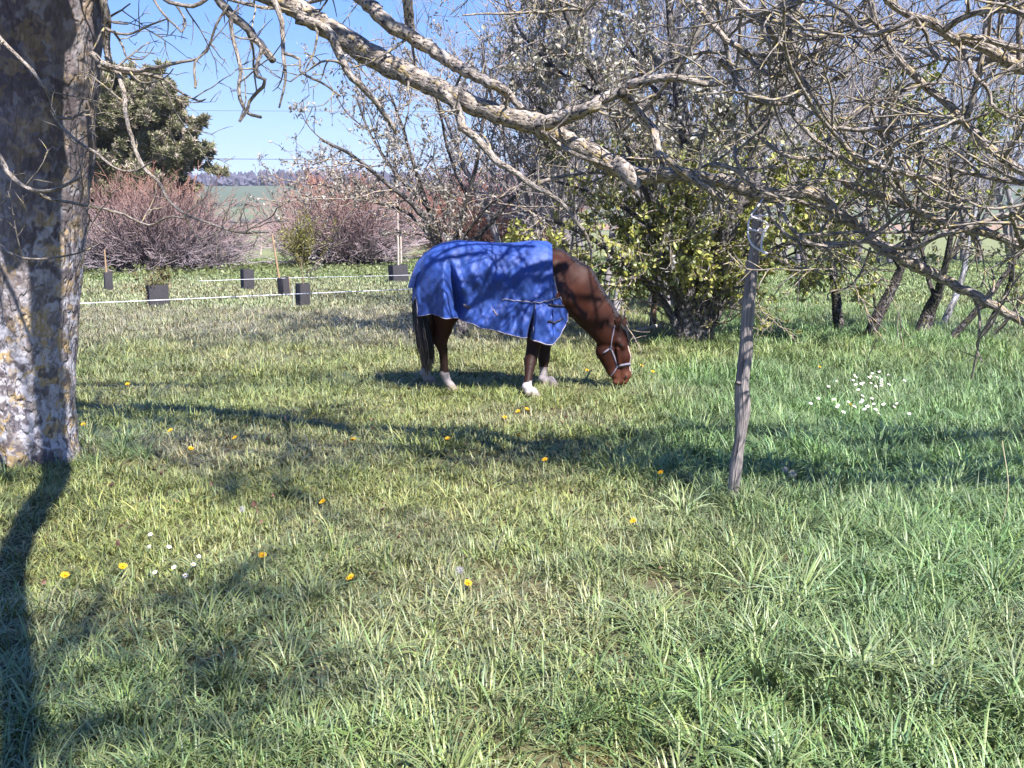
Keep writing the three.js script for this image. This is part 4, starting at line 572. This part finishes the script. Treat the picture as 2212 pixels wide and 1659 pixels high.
  leavesFor(row('slim_tree', 'slim reddish trunk standing between horse head and leafy tree', 1410, 712, [[W1([[1408, 716], [1413, 660], [1416, 610], [1410, 540]], 15, 11), 14.4, 14.4], [W1([[1410, 540], [1390, 450], [1350, 390]], 9, 4), 14.4, 14.8], [W1([[1412, 580], [1380, 560], [1330, 570], [1290, 590]], 7, 3), 14.4, 14]], o(531, { bark: std({ map: barkTex(256, [[.15, .09, .07], [.2, .12, .09], [.25, .18, .15], [.2, .14, .06], [.05, .03, .03]], 43, .6) }) })), 700, .7);
}
{ // greyish bare trees farther back, seen through the crowns at the right
  const grey = std({ color: C(.24, .22, .225) }), spots = [[1240, 640, 40, 12], [1560, 628, 42, 13], [1700, 622, 40, 13], [1830, 618, 44, 12], [1960, 615, 41, 13.5], [2085, 618, 45, 13], [2200, 622, 40, 12], [2320, 620, 30, 9], [1130, 650, 19, 7.2], [1300, 650, 17.5, 7.6], [1430, 650, 19, 8], [1570, 650, 18, 7.6]];
  const where = ['behind the leafy tree, left of it', 'behind the dark stems of the leafy tree', 'just right of the prop post top', 'above the first trunk of the right row', 'above the second trunk of the right row', 'above the third trunk of the right row', 'above the low limb near the right edge', 'beyond the right edge', 'behind the bare hawthorn crown, right of it', 'behind the upper left of the leafy tree', 'straight behind the leafy tree top', 'behind the right half of the leafy tree', 'behind the prop post and the end of the leafy tree', 'behind the leaning second trunk of the right row', 'behind the forked third trunk of the right row', 'behind the slanting trunk at right edge'];
  const protos = [0, 1, 2].map((k) => { const R = rng(600 + k), T = new Tubes(), tw = new Tubes(), g = gaussOf(R); for (let i = 0; i < 5; i++) grow(R, V(g() * .06, -.02, g() * .06), V(g() * .35, 1, g() * .35), .75 + R() * .2, .011, 0, { wander: .10, lift: .02, branch: .9, levels: 3, segs: 11, angle: [.35, .9], tip: .3, thin: .55, rmin: .0011, bare: 1, minStep: .02, shrink: .95 }, (p, r, lev) => (lev ? tw : T).add(p, r, lev ? 3 : 6, { tile: .3 })); return [T.build(), tw.build()]; });
  spots.forEach(([px, , D, h], i) => { if (i === 7) return; const p = at(px, 600, D); p.y = height(p.x, p.z); const t = thing('bare_tree', 'grey leafless tree far back, ' + where[i], 'tree', p, 'grey leafless trees behind the right row'), [a, b] = protos[i % 3]; part('trunk', a, grey, t); part('twigs', b, grey, t, 'stuff'); t.scale.setScalar(h); t.rotation.y = i * 1.3; });
}
{ // willow bushes with reddish shoots
  const mat = std({ vertexColors: true });
  const bush = (name, label, px, py, halfPx, topPx, seed, n, lilac, red, lean = 1.4) => {
    const b = groundAt(px, py), D = -b.z, w = size(halfPx, D), h = EYE + (488 - topPx) / F * D, R = rng(seed), g = gaussOf(R), t = thing(name, label, 'bush', b), pale = new Tubes(), tips = new Tubes();
    for (let i = 0; i < n; i++) { const a = R() * 6.283, q = Math.sqrt(R()), el = lean * q ** .8 + g() * .1, d = V(Math.cos(a) * Math.sin(el) * w / h * .68, Math.cos(el), Math.sin(a) * Math.sin(el) * w / h * .68), L = h * lerp(.6, 1.02, R()) * lerp(1, .95, q); const k = .7 + R() * .6;
      grow(R, V(Math.cos(a) * q * w * .35, -.05, Math.sin(a) * q * w * .35), d, L, .028, 0, { wander: .07, lift: .012, branch: .62, levels: 2, segs: 9, angle: [.25, .75], tip: .5, thin: .8, rmin: .012, bare: 0, shrink: .85 }, (p, r, lev) => { if (lev < 1) pale.add(p, r, 3, { col: mix3([lilac[0] * k, lilac[1] * k, lilac[2] * k], [red[0] * k, red[1] * k, red[2] * k], clamp((p[p.length - 1].y / h - .5) * .9, 0, .6)) }); else tips.add(p, r, 3, { col: (u) => mix3([lilac[0] * k, lilac[1] * k, lilac[2] * k], [red[0] * k, red[1] * k, red[2] * k], clamp(R() * .5 + (p[0].y / h) * .85 - .26, 0, 1)) }); }); }
    part('stems', pale.build(), mat, t, 'stuff'); part('shoots', tips.build(), mat, t, 'stuff'); return t;
  };
  bush('willow_bush', 'wide pinkish-grey leafless willow bush beside the big tree trunk', 335, 583, 185, 392, 71, 520, [.235, .205, .225], [.25, .11, .065]);
  bush('willow_bush', 'rounded lilac-brown leafless bush left of the horse with reddish tips', 750, 572, 122, 385, 72, 430, [.29, .25, .275], [.31, .12, .05]);
  bush('willow_bush', 'dark reddish-brown bush rising behind the horse rump', 1060, 560, 150, 372, 73, 420, [.20, .12, .10], [.34, .10, .06]);
  { const b = groundAt(655, 581), R = rng(81), g = gaussOf(R), t = thing('green_bush', 'small yellow-green leafy bush at the left foot of the lilac-brown bush', 'bush', b), T = new Tubes(), tw = []; for (let i = 0; i < 46; i++) grow(R, V(g() * .25, -.05, g() * .25), V(g() * .3, 1, g() * .3), lerp(1.2, 2.3, R()), .014, 0, { wander: .1, lift: .01, branch: .4, levels: 1, segs: 8, angle: [.3, .8], tip: .4, thin: .7, rmin: .006, bare: 1 }, (p, r) => { T.add(p, r, 3); tw.push(p.map((q) => q.clone().add(b))); }); part('stems', T.build(), std({ color: C(.14, .12, .06) }), t, 'stuff'); addLeaves(leavesOn(tw, R, 2600, [.09, .17], () => { const k = .6 + R() * .7; return C(.24 * k, .225 * k, .05 * k); }), t, narrowLeaf, b); }
  // low bramble along the feet of the bushes
  { const R = rng(83), list = [], Q = new THREE.Quaternion(), E = new THREE.Euler(); for (let i = 0; i < 3200; i++) { const px = lerp(150, 900, R()), D = lerp(29, 38, R()), p = at(px, 600, D); p.y = height(p.x, p.z) + R() * R() * .4; E.set(R() * 6, R() * 6, R() * 6); const s = .07 + R() * .1, k = .6 + R() * .6; list.push([new THREE.Matrix4().compose(p, Q.setFromEuler(E), V(s, s, s)), C(.19 * k, .22 * k, .08 * k)]); } tag(inst('ground_cover', leafShape, leafMat, list, scene), 'low green weeds along the feet of the willow bushes', 'weeds'); }
}
{ // dark evergreen above the left bush
  const b = at(270, 560, 44); b.y = height(b.x, b.z); const R = rng(91), g = gaussOf(R), t = thing('evergreen_tree', 'dense dark olive evergreen tree behind the wide pinkish bush', 'tree', b), T = new Tubes(), tw = new Tubes(), sprays = [];
  T.add(spline([V(0, -.2, 0), V(.1, 3, 0), V(0, 5.5, .1), V(.05, 7.3, 0)], .4), taper(25, .26, .05), 9, { tile: .6 });
  const needle = mergeGeometries([...Array(9)].map((_, i) => { const q = narrowLeaf.clone(); q.rotateX(.75 * Math.sin(i * 2.4)); q.rotateZ((i - 4) * .28); q.translate(0, (i % 3) * .18, 0); return q; })), Q = new THREE.Quaternion(), E = new THREE.Euler();
  for (let i = 0; i < 170; i++) { const y = lerp(1.2, 7.2, R()), a = R() * 6.283, reach = 3.5 * Math.sin(Math.PI * clamp(.16 + .84 * (1 - (y - 1) / 6.6), 0, 1) * .72 + .1) ** .8 * lerp(.7, 1.16, R()), d = V(Math.cos(a), .35, Math.sin(a)).normalize();
    grow(R, V(0, y, 0), d, reach, .05, 0, { wander: .09, lift: .03, branch: .55, levels: 1, segs: 9, angle: [.4, .9], tip: .25, thin: .6, rmin: .012, bare: 2 }, (p, r) => { tw.add(p, r, 4); for (let k = 2; k < p.length; k++) for (let m = 0; m < 9; m++) { const dd = V(0, 0, 0).subVectors(p[k], p[k - 1]).normalize().add(V(g() * .5, g() * .5 + .35, g() * .5)).normalize(), s = .13 + R() * .16, c = .6 + R() * .8, pale = R() < .25; Q.setFromUnitVectors(V(0, 1, 0), dd); sprays.push([new THREE.Matrix4().compose(p[k].clone().add(V(g() * .12, g() * .12, g() * .12)), Q, V(s, s, s)), pale ? C(.40 * c, .34 * c, .28 * c) : C(.21 * c, .21 * c, .11 * c)]); } }); }
  part('trunk', T.build(), darkBark, t); part('limbs', tw.build(), darkBark, t, 'stuff'); inst('foliage', needle, leafy({ transmission: .15, roughness: .7 }), sprays, t);
}
{ // woods and hedges on the hill: far-off masses
  const R = rng(95), g = gaussOf(R), ico = new THREE.IcosahedronGeometry(1, 2), p = ico.attributes.position, q = V(0, 0, 0); for (let i = 0; i < p.count; i++) { q.fromBufferAttribute(p, i); const k = 1 + (noise3(q.x * 2.2 + 5, q.y * 2.2, q.z * 2.2) - .5) * .9; p.setXYZ(i, q.x * k, q.y * k, q.z * k); } ico.computeVertexNormals();
  const m = std({ roughness: 1 }), wood = (name, label, n, f, c) => { const list = [], Q = new THREE.Quaternion(), E = new THREE.Euler(); for (let i = 0; i < n; i++) { const [x, z, s, h] = f(i); E.set(0, R() * 6, 0); const k = .7 + R() * .6; list.push([new THREE.Matrix4().compose(V(x, height(x, z) + h * .35, z), Q.setFromEuler(E), V(s, h * .6, s)), C(c[0] * k, c[1] * k, c[2] * k)]); } tag(inst(name, ico, m, list, scene), label, 'wood'); };
  wood('ridge_wood', 'purple-grey leafless wood along the hilltop skyline', 900, () => [lerp(-420, 420, R()), -lerp(640, 690, R()), lerp(2.5, 5, R()), lerp(6, 11.5, R())], [.075, .068, .095]);
  wood('far_copse', 'dark copse on the hillside right of the lilac-brown bush', 420, () => [lerp(-62, 90, R()), -lerp(392, 430, R()), lerp(2, 4.5, R()), lerp(5, 11, R())], [.07, .075, .075]);
  wood('field_hedge', 'thin dark hedge line between the hillside fields', 260, () => { const x = lerp(-320, 320, R()); return [x, -(402 + 14 * Math.sin(x * .02)), 1.5, lerp(1.2, 2.2, R())]; }, [.06, .075, .06]);
  wood('field_hedge', 'low hedge above the pink ploughed strip', 200, () => [lerp(-240, -60, R()), -301, 1.2, lerp(.8, 1.6, R())], [.07, .075, .07]);
}
// ---------------------------------------------------------------- young trees in guards, stakes, fence cord, wires
{
  const darkMesh = std({ map: tex(128, (u, v) => { const k = .6 + .5 * fbmT(u, v, 24, 24, 5, 3); return [.045 * k, .042 * k, .05 * k]; }, true), side: THREE.DoubleSide, roughness: .9 }), orange = std({ map: tex(128, (u, v) => { const k = .7 + .6 * fbmT(u, v, 20, 3, 5, 3); return [.30 * k, .20 * k, .12 * k]; }, true) }), paleWood = std({ map: tex(128, (u, v) => { const k = .7 + .6 * fbmT(u, v, 20, 3, 7, 3); return [.46 * k, .38 * k, .32 * k]; }, true) }), bark = std({ color: C(.22, .16, .11) });
  const R = rng(21), g = gaussOf(R);
  const stick = (p, h, r, lean = 0) => { const T = new Tubes(), pts = spline([V(p.x, p.y - .1, p.z), V(p.x + lean * .5, p.y + h * .5, p.z), V(p.x + lean, p.y + h, p.z)], h / 8); T.add(pts, taper(pts.length, r, r * .8), 7, { bump: .15, tile: .3 }); return T.build(); };
  const sleeve = (w, h, jitter) => { const geos = [], th = .012, cs = [[-1, -1], [1, -1], [1, 1], [-1, 1]].map(([x, z]) => [x * w / 2 + g() * jitter, z * w / 2 + g() * jitter]); for (let i = 0; i < 4; i++) { const [a, b] = [cs[i], cs[(i + 1) % 4]], L = Math.hypot(b[0] - a[0], b[1] - a[1]), q = new THREE.BoxGeometry(L - .002, h * (1 + g() * .02), th, 4, 4, 1), pos = q.attributes.position; for (let k = 0; k < pos.count; k++) { const y = pos.getY(k), x = pos.getX(k); pos.setZ(k, pos.getZ(k) + (noise3(x * 6 + i * 9, y * 6, 3) - .5) * .05 * (1 - Math.abs(2 * x / L))); } q.rotateY(-Math.atan2(b[1] - a[1], b[0] - a[0])); q.translate((a[0] + b[0]) / 2, h / 2 - .02, (a[1] + b[1]) / 2); geos.push(q); } const m = mergeGeometries(geos); m.computeVertexNormals(); return m; };
  const guard = (label, px, pyTop, pyBase, wpx, o = {}) => {
    const b = groundAt(px, pyBase), D = -b.z, t = thing('tree_guard', label, 'tree guard', b, 'dark tree guards round young trees in the paddock'), h = size(pyBase - pyTop, D) * 1.1, w = size(wpx, D) * .85;
    const s = part('sleeve', sleeve(w, h, .02), darkMesh, t); s.rotation.set(g() * .04, .3 + R() * .5, g() * .05);
    if (o.stake) { const hs = size(pyBase - o.stake, D); part('stake', stick(V(w * .35 * (o.side ?? 1), 0, .03), hs, .028, (o.lean ?? 0)), o.stakeMat ?? orange, t); }
    if (o.stem) { const hs = size(pyBase - o.stem, D), T = new Tubes(), tw = [], tips = new Tubes(); const pts = spline([V(0, 0, 0), V(.02, hs * .5, 0), V(-.01, hs, .01)], hs / 10); T.add(pts, taper(pts.length, o.r ?? .014, .006), 6); part('stem', T.build(), o.stemMat ?? bark, t); }
    if (o.leaves) { const twigs = []; const T = new Tubes(); for (let i = 0; i < 14; i++) grow(R, V(g() * .06, .1, g() * .06), V(g() * .5, 1, g() * .5), h * 1.25, .008, 0, { wander: .12, branch: .4, levels: 1, segs: 7, tip: .5, rmin: .004, bare: 2 }, (p, r) => { T.add(p, r, 3); twigs.push(p.map((q) => q.clone().add(b))); }); part('twigs', T.build(), bark, t, 'stuff'); addLeaves(leavesOn(twigs, R, 420, [.05, .09], (p) => p.y - b.y < h * .5 && p.z > b.z + w * .5 ? null : C(.13 + R() * .08, .12 + R() * .05, .05)), t, leafShape, b); }
  };
  guard('narrow dark tree guard near the big trunk with a thin brown stake', 236, 590, 628, 19, { stake: 540, side: -.4 });
  guard('widest dark tree guard, leafy brown shrub growing out of it', 344, 618, 663, 44, { leaves: true });
  guard('dark tree guard standing alone in front of the gap between bushes', 535, 585, 627, 27, {});
  guard('dark tree guard with tall orange-brown stake beside it', 617, 602, 642, 22, { stake: 508, side: -1, lean: -.18 });
  guard('dark tree guard nearest the white cord with a thin stem in it', 655, 616, 667, 27, { stem: 556 });
  guard('dark tree guard close to the horse rump with a tall pale pole-like stem', 861, 575, 612, 38, { stem: 215, r: .034, stemMat: paleWood });
  const post = (label, px, top, base, r, m = paleWood, lean = 0, group) => { const b = groundAt(px, base), D = -b.z; const o = thing('stake', label, 'stake', b, group); part('shaft', stick(V(0, 0, 0), size(base - top, D), r, lean), m, o); };
  post('pale far stake in the gap between the bushes, left of a pair', 563, 499, 551, .07, paleWood, .12); post('pale far stake in the gap between the bushes, right of a pair', 593, 502, 543, .08, paleWood, .05); post('pale stake standing just behind the horse rump', 867, 512, 578, .045); post('short orange-brown stake right of the tall leaning one', 626, 598, 640, .02, orange); post('dull short stake left of the guard nearest the white cord', 635, 614, 668, .018, std({ color: C(.30, .32, .28) }));
  const strand = (name, label, pts, r, m, cat) => { const T = new Tubes(), p = spline(pts, 1.2); T.add(p, p.map(() => r), 6); tag(part(name, T.build(), m, scene), label, cat); };
  const white = std({ color: C(.72, .72, .78), roughness: .6 });
  strand('electric_fence', 'white electric fence cord strung low across the left of the meadow', [at(-260, 672, 14.2), at(160, 656, 14.8), at(420, 645, 15.2), at(640, 635, 15.5), at(880, 625, 15.8), at(1180, 612, 16.3)], .0075, white, 'fence');
  strand('electric_fence', 'thin farther white cord along the edge of the paddock grass', [at(430, 607, 21.5), at(640, 600, 22), at(860, 595, 22), at(1100, 588, 22.5)], .0055, white, 'fence');
  for (const [x, y, D, n] of [[-260, 668, 14.2, 'left end outside the frame'], [1180, 606, 16.3, 'right end behind the horse']]) { const q = at(x, y, D), b = V(q.x, height(q.x, q.z), q.z), o = thing('fence_post', 'thin white fence post carrying the white cord at its ' + n, 'post', b); part('shaft', stick(V(0, 0, 0), q.y - b.y + .08, .014), white, o); }
  const wire = std({ color: C(.05, .05, .07), roughness: .6 });
  strand('overhead_wire', 'lower dark overhead wire crossing the blue sky gap', [V(-140, 10.9, -80), V(-70, 8.3, -80), V(-25, 7.4, -80), V(20, 7.6, -80), V(120, 10.5, -80)], .022, wire, 'wire');
  strand('overhead_wire', 'higher faint overhead wire crossing the blue sky gap', [V(-140, 14.2, -80), V(-70, 12.0, -80), V(-25, 11.4, -80), V(20, 11.5, -80), V(120, 14, -80)], .012, wire, 'wire');
  { // small log with two dry sticks
    const a = groundAt(1376, 724), T = new Tubes(), o = thing('fallen_log', 'pale cut log lying behind the horse head with dry sticks on it', 'log', a), e = at(1435, 708, -a.z - .1), p = spline([V(0, .06, 0), V((e.x - a.x) * .5, .10, 0), V(e.x - a.x, .13, -.1)], .04); T.add(p, taper(p.length, .035, .05), 9, { bump: .15 }); part('log', T.build(), paleWood, o); const S2 = new Tubes(); S2.add(spline([V(.12, .1, .02), V(.17, .22, 0), V(.2, .36, 0)], .05), [.012, .01, .008, .007, .006, .006, .006], 5); S2.add(spline([V(.26, .1, 0), V(.23, .2, 0), V(.2, .34, 0)], .05), [.012, .01, .008, .007, .006, .006, .006], 5); part('stick', S2.build(), paleWood, o);
  }
  // ---- flowers
  const onRay = (px, py, h) => { const r = ray(px, py), k = (h - EYE) / r.y; return V(r.x * k, h, r.z * k); };
  const stemMat = leafy({ color: C(.16, .22, .06) }), yellow = std({ color: C(.72, .42, .01), roughness: .7 }), whiteP = std({ color: C(.78, .76, .78), roughness: .7, side: THREE.DoubleSide }), discM = std({ color: C(.6, .38, .02) }), fluff = std({ color: C(.42, .40, .42), roughness: 1, side: THREE.DoubleSide });
  const petals = (n, L, w, up, seed) => { const r = rng(seed), geos = []; for (let i = 0; i < n; i++) { const q = leafGeo(w); q.scale(L, L, L); q.rotateX(Math.PI / 2 - up - r() * .35); q.rotateY(i / n * 6.283 + r() * .2); geos.push(q); } return mergeGeometries(geos); };
  const headTilt = .5;
  const flower = (kind) => { const o = new THREE.Group();
    const st = new Tubes(); st.add([V(0, -.12, 0), V(.004, -.06, -.004), V(0, 0, 0)], [.0022, .002, .002], 5); part('stalk', st.build(), stemMat, o);
    const add = (n, geo, m) => { geo.rotateX(headTilt); part(n, geo, m, o); };
    if (kind === 'dandelion') { add('petals', mergeGeometries([petals(26, .022, .28, .12, 1), petals(20, .016, .3, .45, 2), petals(14, .010, .34, .9, 3)]), yellow); }
    if (kind === 'daisy') { add('petals', petals(20, .013, .3, .12, 4), whiteP); const d = new THREE.SphereGeometry(.0048, 10, 6); d.scale(1, .6, 1); d.translate(0, .002, 0); add('centre', d, discM); }
    if (kind === 'seed') { const geos = [], r = rng(9); for (let i = 0; i < 90; i++) { const q = narrowLeaf.clone(); q.scale(.006, .019, .006); q.rotateX(r() * 6.3); q.rotateY(r() * 6.3); q.rotateZ(r() * 6.3); geos.push(q); } part('seeds', mergeGeometries(geos), fluff, o); }
    return o; };
  const proto = { dandelion: flower('dandelion'), daisy: flower('daisy'), seed: flower('seed') };
  const put = (kind, name, label, category, px, py, h, s, group) => { const o = proto[kind].clone(); o.name = numbered(name); scene.add(o); o.position.copy(onRay(px, py, h)); o.scale.setScalar(s); o.rotation.y = (R() - .5) * 2; tag(o, label, category, group); };
  const D0 = 'yellow dandelions in the grass';
  for (const [x, y, l] of [[567, 1200, 'yellow dandelion on its own right of the white daisies'], [757, 1248, 'yellow dandelion left of the pair of dandelion and grey seed head'], [1010, 1260, 'yellow dandelion right under a grey seed head'], [697, 1084, 'yellow dandelion to the right of the single pale seed clock'], [265, 1224, 'yellow dandelion just left of the white daisies'], [140, 1243, 'dull yellow dandelion in the shade strip, nearest the left edge'], [1368, 1126, 'yellow dandelion in front of the prop post, left of its foot'], [1427, 1021, 'yellow dandelion level with the prop post foot, to its left'], [1177, 993, 'yellow dandelion straight below the horse neck'], [412, 969, 'yellow dandelion in the tree shade, lowest of a row of three'], [507, 946, 'yellow dandelion in the tree shade, right of a row of three'], [368, 930, 'yellow dandelion in the tree shade, topmost of a row of three'], [180, 917, 'yellow dandelion close to the big trunk']]) put('dandelion', 'dandelion', l, 'flower', x, y, .075, 1.05, D0);
  for (const [x, y] of [[967, 948], [1090, 902], [1119, 889], [1138, 884], [1119, 942], [762, 950], [1268, 800], [1410, 803], [1386, 790], [275, 830], [1837, 874], [1770, 793]]) put('dandelion', 'dandelion', 'small far yellow dandelion in the grass around the horse', 'flower', x, y, .07, 1.15, 'small far dandelions around the horse');
  put('seed', 'seed_head', 'grey dandelion seed clock alone in the left grass', 'flower', 523, 1100, .10, 1.1); put('seed', 'seed_head', 'grey seed head right above a yellow dandelion', 'flower', 993, 1232, .10, 1.15); put('seed', 'seed_head', 'pale seed head in the grass right of the prop post foot', 'flower', 1712, 1023, .10, 1.4); put('seed', 'seed_head', 'pale seed head behind the one right of the prop post', 'flower', 1696, 1015, .10, 1.2);
  for (const [x, y] of [[325, 1155], [365, 1182], [430, 1203], [417, 1220], [376, 1226], [335, 1237], [400, 1244], [322, 1182]]) put('daisy', 'daisy', 'white daisy in the near cluster at lower left', 'flower', x, y, .06, 1.1, 'white daisies in the near cluster at lower left');
  for (let i = 0; i < 46; i++) { const up = i < 24, x = up ? 1880 + g() * 58 : 1862 + g() * 78, y = up ? 826 + g() * 15 : 875 + g() * 13; put('daisy', 'daisy', 'white daisy in the patch right of the prop post', 'flower', x, y, .115, 1.2 + R() * .5, 'white daisies in the patch right of the prop post'); }
  { const b = groundAt(2170, 1150), T = new Tubes(), e = at(2165, 952, -b.z + .1); T.add(spline([V(b.x - .03, -.02, b.z), at(2178, 1060, -b.z), e], .03), Array(60).fill(.0028), 5); tag(part('dry_stalk', T.build(), std({ color: C(.42, .36, .22) }), scene), 'long dry pale stalk standing in the grass at the right edge', 'stalk'); }
  // fallen brown leaves in the turf
  { const m = std({ color: C(.20, .10, .075), side: THREE.DoubleSide }), list = []; for (let i = 0; i < 140; i++) { const x = lerp(-2.6, 1.6, R()), z = -lerp(4, 9, R()), s = lerp(.03, .06, R()), E = new THREE.Euler(1.2 + g() * .4, R() * 6, g() * .4); list.push([new THREE.Matrix4().compose(V(x, height(x, z) + .045 + R() * .03, z), new THREE.Quaternion().setFromEuler(E), V(s, s, s)), null]); } tag(inst('fallen_leaves', leafShape, m, list, scene), 'withered reddish-brown leaves lying scattered in the short turf', 'leaves'); }
}
renderer.render(scene, camera);
